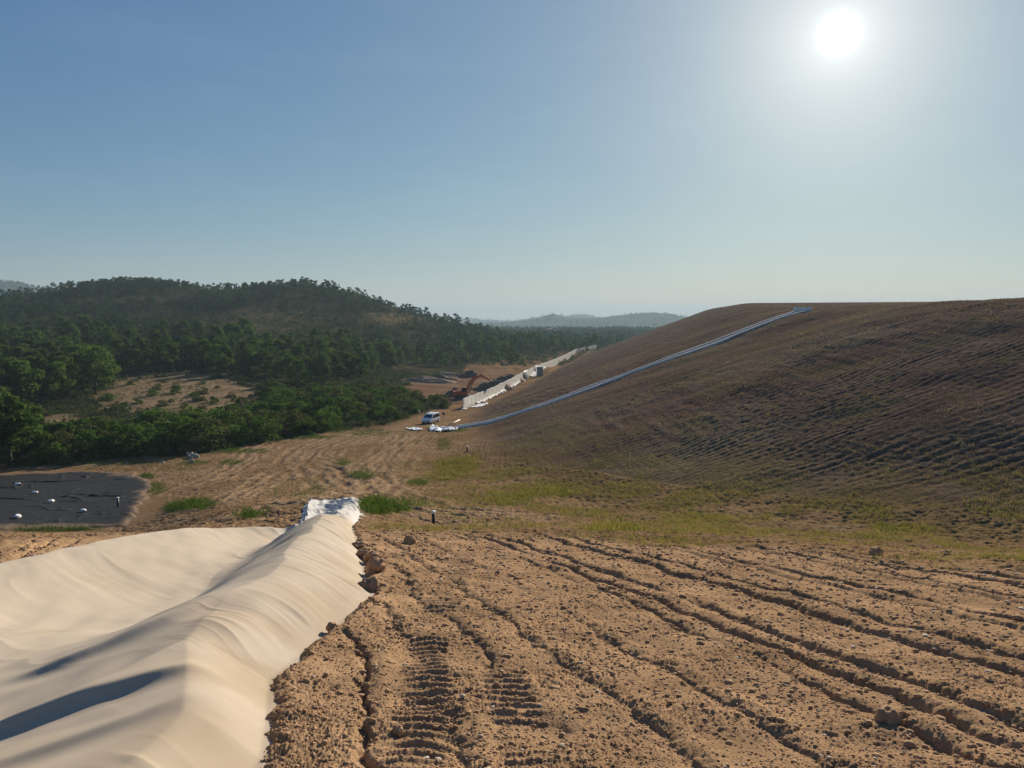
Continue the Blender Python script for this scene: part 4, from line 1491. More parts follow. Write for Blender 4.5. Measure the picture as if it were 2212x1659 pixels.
# resample smoothly
cpts = np.array(ch, float)
seg = np.concatenate([[0], np.cumsum(np.hypot(*np.diff(cpts, axis=0).T))])
sN = np.arange(0, seg[-1], 0.8)
cx_ = np.interp(sN, seg, cpts[:, 0]); cy_ = np.interp(sN, seg, cpts[:, 1])
for _ in range(6):
    cx_[1:-1] = (cx_[:-2] + 2 * cx_[1:-1] + cx_[2:]) / 4; cy_[1:-1] = (cy_[:-2] + 2 * cy_[1:-1] + cy_[2:]) / 4
cz_ = gz(cx_, cy_)
for _ in range(12): cz_[1:-1] = (cz_[:-2] + 2 * cz_[1:-1] + cz_[2:]) / 4
drain = empty('drain_channel', (cx_[0], cy_[0], cz_[0]), 0, 'long grey concrete drain channel with pale kerbs running down the earth mound', 'drain')
tx = np.gradient(cx_); ty = np.gradient(cy_); tl_ = np.hypot(tx, ty); nx_, ny_ = -ty / tl_, tx / tl_
zl_ = np.maximum.reduce([gz(cx_ + nx_ * o_, cy_ + ny_ * o_) for o_ in (1.2, 1.6, 2.0)])
zr_ = np.maximum.reduce([gz(cx_ - nx_ * o_, cy_ - ny_ * o_) for o_ in (1.2, 1.6, 2.0)])
for _ in range(16):
    for a_ in (zl_, zr_): a_[1:-1] = (a_[:-2] + 2 * a_[1:-1] + a_[2:]) / 4
cz_ = np.maximum(cz_, (zl_ + zr_) / 2)
tilt_ = (zl_ - zr_) / 3.2


def ribbon(name, prof, mat, wob=0.0):
    m = MB()
    rings = []
    for i in range(len(cx_)):
        ring = []
        for o_, h_ in prof:
            ring.append((cx_[i] + nx_[i] * o_ - cx_[0], cy_[i] + ny_[i] * o_ - cy_[0], cz_[i] + h_ + tilt_[i] * o_ + 0.07 - cz_[0]))
        rings.append(ring)
    m.loft(rings)
    return m.build(name, mat, drain)


HW = 1.5
ribbon('floor', [(-HW, -0.5), (-HW, 0.10), (HW, 0.10), (HW, -0.7)], M_CONC_D)
ribbon('kerb', [(HW, -0.7), (HW, 0.26), (HW + 0.36, 0.26), (HW + 0.36, -0.5)], M_KERB)
ribbon('kerb', [(-HW - 0.36, -0.5), (-HW - 0.36, 0.24), (-HW, 0.24), (-HW, -0.5)], M_KERB)
m = MB()
ex, ey, ez = cx_[-1] - cx_[0], cy_[-1] - cy_[0], cz_[-1] - cz_[0]
Rz = Matrix.Rotation(math.atan2(ty[-1], tx[-1]), 3, 'Z')
m.box((ex, ey, ez + 0.2), (0.3, 3.0, 1.0), Rz)
m.box(Vector((ex, ey, ez + 0.2)) + Rz @ Vector((-0.8, 1.45, 0)), (1.5, 0.22, 1.0), Rz)
m.box(Vector((ex, ey, ez + 0.2)) + Rz @ Vector((-0.8, -1.45, 0)), (1.5, 0.22, 1.0), Rz)
m.build('headwall', M_WHITE, drain)

# ------------------------------------------------------------------ precast concrete wall
wp = np.array(WALL, float)
seg = np.concatenate([[0], np.cumsum(np.hypot(*np.diff(wp, axis=0).T))])
wall = empty('concrete_wall', (wp[0][0], wp[0][1], G(*wp[0])), 0, 'long pale precast concrete wall along the foot of the earth mound', 'wall')
PL = 4.6
npan = int(seg[-1] / PL)
for k in range(npan):
    s0, s1 = k * PL, (k + 1) * PL - 0.03
    x0, y0 = np.interp(s0, seg, wp[:, 0]), np.interp(s0, seg, wp[:, 1])
    x1, y1 = np.interp(s1, seg, wp[:, 0]), np.interp(s1, seg, wp[:, 1])
    z0, z1 = [float(base_z(np.array([a]), np.array([b]))[0]) for a, b in ((x0, y0), (x1, y1))]
    z = (z0 + z1) / 2
    ang = math.atan2(y1 - y0, x1 - x0)
    hgt = 2.55 + 0.06 * math.sin(k * 2.1) + (0.1 if k % 7 == 3 else 0)
    m = MB()
    L_ = math.hypot(x1 - x0, y1 - y0)
    R_ = Matrix.Rotation(ang, 3, 'Z')
    cxx, cyy = (x0 + x1) / 2 - wp[0][0], (y0 + y1) / 2 - wp[0][1]
    zz = z - wall.location.z
    m.box((cxx, cyy, zz + hgt / 2 - 0.4), (L_, 0.22, hgt + 0.8), R_)
    for q in range(3):                                   # shallow ribs on the face
        m.box(Vector((cxx, cyy, zz + hgt / 2 - 0.4)) + R_ @ Vector((-L_ / 3 + q * L_ / 3, 0, 0)), (0.10, 0.30, hgt + 0.72), R_)
    m.build('wall_panel', M_CONC, wall)
# footing seen on the near end
m = MB()
R_ = Matrix.Rotation(math.atan2(wp[1][1] - wp[0][1], wp[1][0] - wp[0][0]), 3, 'Z')
m.box((0.2, -0.35, 0.05), (1.6, 1.3, 0.35), R_)
m.build('footing', M_CONC, wall)


def wall_at(s, off):
    x0, y0 = np.interp(s, seg, wp[:, 0]), np.interp(s, seg, wp[:, 1])
    x1, y1 = np.interp(s + 1, seg, wp[:, 0]), np.interp(s + 1, seg, wp[:, 1])
    dx, dy = x1 - x0, y1 - y0
    l = math.hypot(dx, dy)
    return x0 + dy / l * off, y0 - dx / l * off


# white geotextile left along the wall foot
def strip_mesh(name, s0, s1, o0, o1, hfun, mat, label, cat, seed):
    ns, no = int((s1 - s0) / 0.35), 12
    V = []
    for i in range(ns + 1):
        s_ = s0 + (s1 - s0) * i / ns
        for j in range(no + 1):
            t = j / no
            wob = 0.5 * float(perlin(np.array([s_ * 0.35]), np.array([seed * 1.3]), seed)[0])
            off = o0 + (o1 + wob - o0) * t
            x, y = wall_at(s_, off)
            V.append((x, y, hfun(s_, t, x, y)))
    V = np.array(V)
    V[:, 2] += gz(V[:, 0], V[:, 1])
    idx = np.arange((ns + 1) * (no + 1)).reshape(ns + 1, no + 1)
    q = np.stack([idx[:-1, :-1], idx[:-1, 1:], idx[1:, 1:], idx[1:, :-1]], -1).reshape(-1, 4)
    o = data_obj(name, np_mesh(name, V, q, mat, True))
    sd = o.modifiers.new('thickness', 'SOLIDIFY'); sd.thickness = 0.02
    return tag(o, label, cat)


def hf(s_, t, x, y):
    n1 = float(perlin(np.array([x * 0.8]), np.array([y * 0.8]), 620)[0]); n2 = float(perlin(np.array([x * 2.2]), np.array([y * 2.2]), 621)[0])
    return 0.06 + 0.45 * (1 - t) ** 2 + 0.40 * abs(n1) * (1 - t * 0.5) + 0.12 * n2


M_STRIP = simple_mat('dusty_geotextile', (0.50, 0.49, 0.46), 0.85, 0, 0.25, 0.8)
strip_mesh('geotextile_strip', 13.0, 92.0, 0.15, 1.15, hf, M_STRIP, 'white crumpled geotextile strip along the foot of the concrete wall', 'fabric sheet', 3)


def hf2(s_, t, x, y):
    n1 = float(perlin(np.array([x * 0.9]), np.array([y * 0.9]), 622)[0])
    return 0.10 + 0.25 * abs(n1)


strip_mesh('plastic_sheet', 2.0, 12.0, 1.0, 3.6, hf2, M_WHITE, 'bluish white plastic sheet lying at the near end of the concrete wall', 'plastic sheet', 5)
strip_mesh('geotextile_strip', 108.0, 150.0, 0.15, 1.8, hf, M_STRIP, 'white geotextile lying at the wall foot beyond the grey chamber', 'fabric sheet', 9)

# sandbag-like rubble on the strip
rb_protos = [np_mesh('rubble_block', *lump_mesh(2, 640 + k, 0.7), M_SPOIL, True) for k in range(3)]
for k in range(16):
    x, y = wall_at(15 + k * 4.6 + rt.uniform(-1, 1), rt.uniform(1.2, 1.8))
    o = data_obj('soil_clod', rb_protos[k % 3])
    s_ = rt.uniform(0.2, 0.38)
    o.location = (x, y, G(x, y) + 0.30); o.scale = (s_, s_ * 1.2, s_ * 0.8); o.rotation_euler = (0, 0, k)
    tag(o, 'dark earth lump weighing down the white strip along the wall', 'clod', 'earth lumps along the wall')

# cloth hanging over the wall
def hang(name, s0, s1, mat, label):
    V = []
    ns, nz_ = 14, 12
    for i in range(ns + 1):
        s_ = s0 + (s1 - s0) * i / ns
        for j in range(nz_ + 1):
            t = j / nz_
            off = -0.25 + 0.5 * min(1, t * 8) + 0.16 * math.sin(i * 1.9 + t * 2) * t + 0.35 * t
            x, y = wall_at(s_, off)
            zb = float(base_z(np.array([x]), np.array([y]))[0])
            V.append((x, y, zb + 2.75 - 2.6 * max(0, t - 0.1) / 0.9))
    idx = np.arange((ns + 1) * (nz_ + 1)).reshape(ns + 1, nz_ + 1)
    q = np.stack([idx[:-1, :-1], idx[:-1, 1:], idx[1:, 1:], idx[1:, :-1]], -1).reshape(-1, 4)
    o = data_obj(name, np_mesh(name, np.array(V), q, mat, True))
    sd = o.modifiers.new('thickness', 'SOLIDIFY'); sd.thickness = 0.03
    return tag(o, label, 'fabric sheet')


hang('hanging_sheet', 93.0, 97.0, M_STEEL, 'dark sheet hanging over the concrete wall left of the green chamber')
hang('hanging_sheet', 97.3, 101.5, M_STRIP, 'white sheet hanging over the concrete wall left of the green chamber')
hang('hanging_sheet', 122.0, 130.0, M_STRIP, 'white sheet hanging over the concrete wall behind the green chamber')

# green-grey chamber
x, y, z = ground_hit(1166, 812, smooth_z)
x, y = float(x), float(y)
sc_ = y / 1640.0
W_, H_ = 12.0 * sc_, 20.5 * sc_
chm = empty('drain_chamber', (x, y, G(x, y)), 0.25, 'tall grey-green box chamber standing in front of the concrete wall', 'chamber')
m = MB(); m.box((0, 0, H_ / 2 - 0.2), (W_, W_ * 0.8, H_ + 0.4)); m.build('body', M_GREEN, chm, bevel=0.04)
m = MB(); m.box((0, 0, H_ + 0.06), (W_ + 0.12, W_ * 0.8 + 0.12, 0.12)); m.build('lid', M_CONC, chm)
m = MB(); m.box((0, -W_ * 0.4 - 0.02, H_ * 0.5), (W_ * 0.8, 0.04, H_ * 0.84)); m.build('door', M_GREEN, chm)
print('chamber', x, y, W_, H_)

# marker pole in front of wall
x, y, z = hit(1022 + 20, 874)

# ------------------------------------------------------------------ posts
def marker(px, py, h, r, label, lean=0.0):
    x, y, z = hit(px, py)
    e = empty('marker_post', (x, y, G(x, y)), 0, label, 'post', None)
    m = MB(); m.tube([(0, 0, -0.3), (lean * h, 0, h)], [r, r], 12); m.build('pipe', M_PIPE, e, True)
    m = MB(); m.tube([(lean * h, 0, h), (lean * h, 0, h + 0.10)], [r * 1.25, r * 1.2], 12); m.build('cap', M_WHITE, e, True)
    return e


marker(936, 1133, 0.52, 0.075, 'black pipe post with white cap at the grassy crest in the middle', 0.02)
marker(1009, 976, 0.62, 0.09, 'small black post with pale cap at the foot of the mound')
marker(255, 1097, 0.85, 0.10, 'black pipe post with white cap standing on the black pond liner')

# ------------------------------------------------------------------ pond liner
def liner():
    poly = [(-420, 1035), (-150, 1030), (0, 1025), (120, 1021), (225, 1017), (290, 1022), (330, 1040), (322, 1066), (305, 1092), (298, 1118), (262, 1137), (150, 1145), (0, 1146), (-200, 1146), (-420, 1146)]
    pw = [ground_hit(a, b, smooth_z)[:2] for a, b in poly]
    cxp = sum(p[0] for p in pw) / len(pw); cyp = sum(p[1] for p in pw) / len(pw)
    NRr, NAa = 240, 900
    # radial parametrisation about the centre
    pl = np.array(pw)
    per = np.concatenate([pl, pl[:1]])
    sg = np.concatenate([[0], np.cumsum(np.hypot(*np.diff(per, axis=0).T))])
    sa = np.linspace(0, sg[-1], NAa, endpoint=False)
    bx, by = np.interp(sa, sg, per[:, 0]), np.interp(sa, sg, per[:, 1])
    wob = 1 + 0.05 * fbm(bx * 0.30, by * 0.30, 650, 4)
    tt = np.linspace(0.004, 1, NRr)
    XX = cxp + (bx - cxp)[None] * wob[None] * tt[:, None]
    YY = cyp + (by - cyp)[None] * wob[None] * tt[:, None]
    w1 = perlin(XX * 0.30 + YY * 0.25, YY * 0.22 - XX * 0.3, 651)
    w2 = perlin(XX * 0.9, YY * 1.1, 652)
    wx = XX + 1.5 * perlin(XX * 0.15, YY * 0.15, 655); wy = YY + 1.5 * perlin(XX * 0.15 + 9, YY * 0.15, 656)
    fold = np.exp(-(np.abs(perlin(wx * 0.42 + wy * 0.15, wy * 0.16 - wx * 0.05, 651)) / 0.10) ** 1.1) * sstep(0.0, 0.45, perlin(wx * 0.2, wy * 0.2, 657))
    fold2 = np.exp(-(np.abs(perlin(wx * 0.10 - wy * 0.08 + 7, wy * 0.22 + wx * 0.12, 653)) / 0.05) ** 1.1) * sstep(-0.1, 0.4, perlin(wx * 0.13 + 4, wy * 0.13, 658))
    fold3 = 0.3 * fbm(wx * 0.7, wy * 0.9, 659, 3)
    zz = base_z(XX, YY) + 0.10 + (0.10 * fold + 0.13 * fold2 + 0.10 * fold3) * sstep(1.0, 0.9, tt)[:, None]
    zz = zz - 0.12 * sstep(0.95, 1.0, tt)[:, None]
    V = np.stack([XX, YY, zz], -1).reshape(-1, 3)
    idx = np.arange(NRr * NAa).reshape(NRr, NAa)
    a = idx[:-1]; b = idx[1:]
    q = np.stack([a, b, np.roll(b, -1, 1), np.roll(a, -1, 1)], -1).reshape(-1, 4)
    cols = np.empty(V.shape); cols[:] = (0.012, 0.013, 0.015)
    dirt = (sstep(0.0, 0.55, fbm(XX * 0.12, YY * 0.2, 654, 4) + 0.9 * sstep(0.7, 1.0, tt)[:, None] - 0.75 + 0.5 * sstep(-30, -18, XX))).reshape(-1)
    cols += (0.75 * dirt)[:, None] * (np.array((0.17, 0.115, 0.075)) - cols)
    edge_d = np.repeat(sstep(0.90, 0.97, tt), NAa)
    cols += (0.95 * edge_d)[:, None] * (np.array((0.19, 0.12, 0.07)) - cols)
    mt, nt, bb = new_mat('pond_liner')
    at = nt.nodes.new('ShaderNodeAttribute'); at.attribute_name = 'Col'
    nt.links.new(at.outputs['Color'], bb.inputs['Base Color'])
    bb.inputs['Roughness'].default_value = 0.75
    bb.inputs['Specular IOR Level'].default_value = 0.12
    me = np_mesh('pond_liner', V, q, mt, True, cols)
    o = data_obj('pond_liner', me)
    sd = o.modifiers.new('thickness', 'SOLIDIFY'); sd.thickness = 0.02
    tag(o, 'large wrinkled black plastic liner spread on the ground at the left', 'liner')
    return o


liner()
M_BAG = simple_mat('white_sack', (0.78, 0.77, 0.73), 0.8, 0, 0.08, 6)
for k, (px, py, s_, w_) in enumerate(((38, 1049, 0.34, 'furthest of the white sandbags on the black liner'), (75, 1067, 0.32, 'white sandbag on the liner, second from the far side'), (110, 1086, 0.34, 'white sandbag in the middle of the black liner'),
                                      (38, 1119, 0.40, 'biggest white sandbag, near the front edge of the black liner'), (180, 1106, 0.30, 'half buried sandbag on the muddy part of the black liner'))):
    x, y, z = ground_hit(px, py, lambda a, b: base_z(a, b) + 0.10)
    x, y = float(x), float(y)
    v, f = lump_mesh(2, 660 + k, 0.55)
    o = data_obj('sandbag', np_mesh('sandbag', v, f, M_BAG, True))
    o.location = (x, y, float(base_z(np.array([x]), np.array([y]))[0]) + 0.24); o.scale = (s_, s_ * 0.65, s_ * 0.8); o.rotation_euler = (0, 0, 0.7 * k)
    tag(o, w_, 'sandbag', 'sandbags on the pond liner')

# ------------------------------------------------------------------ sheets and pole by the van
def flat_sheet(pxpoly, label, seed, mat=M_WHITE, name='plastic_sheet', cat='plastic sheet', h=0.14):
    pw = [ground_hit(a, b, smooth_z)[:2] for a, b in pxpoly]
    pl = np.array(pw); cxp, cyp = pl.mean(0)
    per = np.concatenate([pl, pl[:1]])
    sg = np.concatenate([[0], np.cumsum(np.hypot(*np.diff(per, axis=0).T))])
    NAa, NRr = 90, 24
    sa = np.linspace(0, sg[-1], NAa, endpoint=False)
    bx, by = np.interp(sa, sg, per[:, 0]), np.interp(sa, sg, per[:, 1])
    tt = np.linspace(0.01, 1, NRr)
    XX = cxp + (bx - cxp)[None] * tt[:, None]; YY = cyp + (by - cyp)[None] * tt[:, None]
    zz = gz(XX.ravel(), YY.ravel()).reshape(XX.shape) + 0.14 + h * perlin(XX * 1.1, YY * 0.7, seed) + h * 0.8 * (0.4 - np.abs(perlin(XX * 2.0, YY * 1.3, seed + 1)))
    V = np.stack([XX, YY, zz], -1).reshape(-1, 3)
    idx = np.arange(NRr * NAa).reshape(NRr, NAa); a = idx[:-1]; b = idx[1:]
    q = np.stack([a, b, np.roll(b, -1, 1), np.roll(a, -1, 1)], -1).reshape(-1, 4)
    o = data_obj(name, np_mesh(name, V, q, mat, True))
    sd = o.modifiers.new('thickness', 'SOLIDIFY'); sd.thickness = 0.03
    return tag(o, label, cat)


flat_sheet([(877, 927), (893, 925), (913, 928), (909, 931), (893, 931)], 'flat white sheet on the dirt in front of the van', 670)
flat_sheet([(926, 926), (934, 921), (948, 926), (975, 925), (990, 926), (985, 931), (962, 934), (940, 933), (928, 932)], 'crumpled white sheet at the lower end of the drain channel', 675, h=0.3)
x0, y0, z0 = hit(970, 920); x1, y1, z1 = hit(993, 909)
m = MB(); m.tube([(0, 0, 0.12), (x1 - x0, y1 - y0, z1 - z0 + 0.12)], [0.12, 0.12], 10)
o = m.build('plastic_pipe', M_WOOD, None, True, (x0, y0, z0))
tag(o, 'pale straight pipe lying on the ground right of the white van', 'pipe')
# round sign on a stake, pale stake, fence stakes
x, y, z = hit(958, 905)
e = empty('round_sign', (x, y, z), 0.0, 'small round dark sign on a thin stake right of the white van', 'sign')
m = MB(); m.tube([(0, 0, -0.2), (0, 0, 0.95)], [0.03, 0.03], 8); m.build('stake', M_STEEL, e)
m = MB(); m.tube([(0, -0.05, 1.0), (0, -0.015, 1.0)], [0.29, 0.29], 24); m.build('disc', M_PIPE, e)
x, y, z = hit(906, 899)
e = empty('marker_stake', (x, y, z), 0, 'pale marker stake standing behind the white van', 'stake')
m = MB(); m.box((0, 0, 0.45), (0.14, 0.10, 1.1), None, (0.8, 0.8)); m.build('stake', M_WOOD, e)
m = MB(); m.box((0, 0, 1.08), (0.30, 0.06, 0.30)); m.build('flag', M_WHITE, e)
for k in range(4):
    x, y, z = hit(913 + 5 * k, 893)
    m = MB(); m.tube([(0, 0, -0.2), (0.02 * k, 0, 1.3)], [0.05, 0.04], 7)
    o = m.build('fence_stake', M_BARK, None, True, (x, y, z))
    tag(o, 'thin dark fence stake in the short row behind the white van', 'stake', 'fence stakes behind the van')

# ------------------------------------------------------------------ pale rocks
rp = [np_mesh('pale_rock', *lump_mesh(2, 680 + k, 0.85), M_ROCK, True) for k in range(4)]
rr_ = random.Random(9)
for k in range(20):
    px, py = rr_.gauss(417, 8), rr_.gauss(988, 4)
    x, y, z = hit(px, py)
    s_ = rr_.uniform(0.14, 0.30)
    o = data_obj('pale_rock', rp[k % 4]); o.location = (x, y, G(x, y) + s_ * 0.35 + rr_.uniform(0, 0.25)); o.scale = (s_ * 1.2, s_, s_ * 0.9); o.rotation_euler = (k, k * 0.7, k * 1.9)
    tag(o, 'pale rock in the small heap at the edge of the shrubs', 'rock', 'heap of pale rocks')
for k, (px, py) in enumerate(((455, 976), (352, 1000), (275, 1003), (205, 1007))):
    x, y, z = hit(px, py)
    o = data_obj('pale_rock', rp[k % 4]); o.location = (x, y, G(x, y) + 0.06); o.scale = (0.26 - 0.03 * k, 0.20, 0.16); o.rotation_euler = (0, 0, k)
    tag(o, ('single pale rock right of the rock heap', 'pale rock left of the rock heap', 'pale rock on the track edge behind the liner', 'leftmost pale rock on the track edge behind the liner')[k], 'rock')

# ------------------------------------------------------------------ spoil heaps
def heap(px, py, w_, d_, h_, seed, label, mat=M_SPOIL):
    x, y, z = hit(px, py)
    n = 46
    V, F_ = [], []
    for i in range(n):
        for j in range(n):
            u, v = (i / (n - 1) - 0.5) * 2, (j / (n - 1) - 0.5) * 2
            r = math.sqrt(u * u + v * v)
            nn = float(fbm(np.array([u * 2.2 + seed]), np.array([v * 2.2]), seed, 3)[0])
            hgt = h_ * max(0, 1 - r) ** 0.9 * (1 + 0.25 * nn) + 0.06 * h_ * nn
            V.append((u * w_, v * d_, hgt - 0.25 * h_ * max(0, r - 0.75) * 3 - 0.1))
    for i in range(n - 1):
        for j in range(n - 1):
            F_.append((i * n + j, (i + 1) * n + j, (i + 1) * n + j + 1, i * n + j + 1))
    o = mesh_obj('spoil_heap', V, F_, mat, None, True, (x, y, G(x, y)))
    return tag(o, label, 'earth heap', 'spoil heaps on the digging site')


M_SPOIL2 = simple_mat('tan_spoil', (0.24, 0.16, 0.105), 0.95, 0, 0.3, 0.8, 0.1)
heap(986, 857, 4.2, 3.5, 2.6, 1, 'dark conical earth heap just left of the excavator')
heap(915, 823, 12, 6, 2.0, 2, 'long low brown earth heap at the left of the digging site', M_SPOIL2)
heap(955, 818, 8, 5, 1.9, 3, 'low brown earth heap in the middle of the digging site', M_SPOIL)
heap(1018, 812, 5.5, 4.5, 2.6, 4, 'small grey-brown cone of earth at the back of the digging site', M_SPOIL)
heap(1068, 842, 8, 5, 3.0, 5, 'dark earth heap under the excavator bucket', M_SPOIL)
heap(1098, 824, 7, 5, 2.8, 6, 'dark earth heap beside the wall right of the excavator', M_SPOIL)
heap(960, 806, 10, 3, 1.4, 7, 'pale sandy ridge at the back of the digging site', simple_mat('sand_spoil', (0.36, 0.27, 0.18), 0.95, 0, 0.2, 0.8, 0.1))

# ------------------------------------------------------------------ van
def build_van(loc, rz):
    e = empty('van', loc, rz, 'white compact passenger van with dark windows parked on the dirt plain', 'van')
    # x forward, y left, z up ; length 4.4 width 1.84 height 1.85
    prof = [(-2.18, .40), (-2.2, .75), (-2.17, 1.0), (-2.08, 1.45), (-1.95, 1.72), (-1.75, 1.82), (-1.0, 1.86), (0.0, 1.86), (0.55, 1.80), (0.85, 1.68), (1.25, 1.36), (1.55, 1.10), (1.95, 0.99), (2.12, 0.90), (2.2, 0.70), (2.2, .42), (2.05, .26), (-2.05, .28)]
    m = MB()
    rings = []
    for yy, k, top in ((-0.92, 0, .0), (-0.88, 1, 0), (0.88, 1, 0), (0.92, 0, 0)):
        pass

    def halfw(z): return 0.92 if z < 1.0 else 0.92 - 0.17 * ((z - 1.0) / 0.86) ** 1.2
    n = len(prof)
    L_ = [(x, halfw(z), z) for x, z in prof]
    R_ = [(x, -halfw(z), z) for x, z in prof]
    vs = L_ + R_
    fs = [tuple(range(n - 1, -1, -1)), tuple(range(n, 2 * n))]
    for i in range(n):
        j = (i + 1) % n
        fs.append((i, j, j + n, i + n))
    m.add(vs, fs)
    m.build('body', M_PAINT, e, False, None, 0.05)

    def side_panel(name, pts, mat, off, parent=e, both=True):
        for sgn in ((1, -1) if both else (1,)):
            mm = MB()
            a = [(x, sgn * (halfw(z) + off), z) for x, z in pts]
            b = [(x, sgn * (halfw(z) - 0.03), z) for x, z in pts]
            k = len(pts)
            fs = [tuple(range(k)), tuple(range(2 * k - 1, k - 1, -1))]
            for i in range(k):
                j = (i + 1) % k
                fs.append((i, j, j + k, i + k))
            if sgn > 0: fs = [tuple(reversed(f)) for f in fs]
            mm.add(a + b, fs)
            mm.build(name, mat, parent)

    side_panel('side_window', [(1.05, 1.08), (1.22, 1.20), (0.75, 1.60), (0.28, 1.66), (0.22, 1.08)], M_GLASS, 0.012)
    side_panel('side_window', [(0.10, 1.08), (0.14, 1.68), (-0.85, 1.68), (-0.85, 1.08)], M_GLASS, 0.012)
    side_panel('side_window', [(-0.98, 1.10), (-0.98, 1.68), (-1.72, 1.64), (-1.90, 1.14)], M_GLASS, 0.012)
    side_panel('side_moulding', [(1.0, .48), (1.0, .60), (-1.0, .60), (-1.0, .48)], M_TRIM, 0.02)
    side_panel('sill', [(1.05, .27), (1.05, .36), (-1.05, .36), (-1.05, .27)], M_TRIM, 0.015)
    side_panel('door_seam', [(0.17, .40), (0.17, 1.08), (0.155, 1.08), (0.155, .40)], M_TRIM, 0.006)
    side_panel('door_seam', [(-0.90, .40), (-0.90, 1.70), (-0.915, 1.70), (-0.915, .40)], M_TRIM, 0.006)
    side_panel('door_handle', [(0.42, .98), (0.42, 1.02), (0.24, 1.02), (0.24, .98)], M_PAINT, 0.04)
    side_panel('door_handle', [(-0.60, .98), (-0.60, 1.02), (-0.80, 1.02), (-0.80, .98)], M_PAINT, 0.04)
    # windscreen and rear window, laid a little proud of the body
    def slab(name, p0, p1, w0, w1, mat, off=0.012):
        (x0, z0), (x1, z1) = p0, p1
        dx, dz = x1 - x0, z1 - z0
        l = math.hypot(dx, dz); nx, nz = dz / l, -dx / l
        if nz < 0: nx, nz = -nx, -nz
        mm = MB()
        a = [(x0 + nx * off, -w0, z0 + nz * off), (x0 + nx * off, w0, z0 + nz * off), (x1 + nx * off, w1, z1 + nz * off), (x1 + nx * off, -w1, z1 + nz * off)]
        b = [(x - nx * 0.04, y, z - nz * 0.04) for x, y, z in a]
        mm.add(a + b, [(0, 1, 2, 3), (7, 6, 5, 4), (0, 4, 5, 1), (1, 5, 6, 2), (2, 6, 7, 3), (3, 7, 4, 0)])
        mm.build(name, mat, e)
    slab('windscreen', (1.50, 1.14), (0.88, 1.655), 0.80, 0.70, M_GLASS)
    slab('rear_window', (-2.16, 1.06), (-1.985, 1.66), 0.74, 0.66, M_GLASS, -0.012 + 0.03)
    m = MB(); m.box((2.19, 0, 0.42), (0.10, 1.62, 0.22)); m.box((2.20, 0, 0.62), (0.05, 0.9, 0.10)); m.build('front_bumper', M_TRIM, e, bevel=0.02)
    m = MB(); m.box((-2.18, 0, 0.46), (0.12, 1.70, 0.24)); m.build('rear_bumper', M_TRIM, e, bevel=0.02)
    m = MB(); m.box((2.225, 0, 0.46), (0.06, 0.5, 0.11)); m.build('number_plate', M_WHITE, e)
    for sgn in (1, -1):
        m = MB(); m.box((2.10, sgn * 0.70, 0.80), (0.18, 0.34, 0.14)); m.build('headlight', M_LAMP, e, bevel=0.02)
        m = MB(); m.box((-2.155, sgn * 0.80, 1.02), (0.10, 0.13, 0.42)); m.build('tail_light', M_REDLAMP, e)
        m = MB(); m.box((0.98, sgn * 1.01, 1.13), (0.12, 0.20, 0.17)); m.build('mirror', M_TRIM, e, bevel=0.03)
        m = MB(); m.tube([(0.3, sgn * 0.60, 1.885), (-1.6, sgn * 0.60, 1.88)], [0.025, 0.025], 6); m.build('roof_rail', M_TRIM, e)
    for x in (1.42, -1.33):
        for sgn in (1, -1):
            m = MB(); m.tube([(x, sgn * 0.885, 0.37), (x, sgn * 0.93, 0.37)], [0.40, 0.40], 24); m.build('wheel_arch', M_TRIM, e)
            m = MB(); m.tube([(x, sgn * 0.72, 0.32), (x, sgn * 0.945, 0.32)], [0.32, 0.32], 24); t = m.build('wheel', M_RUBBER, e, True)
            m = MB(); m.tube([(x, sgn * 0.93, 0.32), (x, sgn * 0.957, 0.32)], [0.205, 0.19], 16); m.build('rim', M_RIM, t)
    return e


x, y, z = hit(931, 914)
van_h = math.atan2(-0.906, -0.30)
build_van((x, y, z + 0.02), van_h)
print('van', x, y, z)

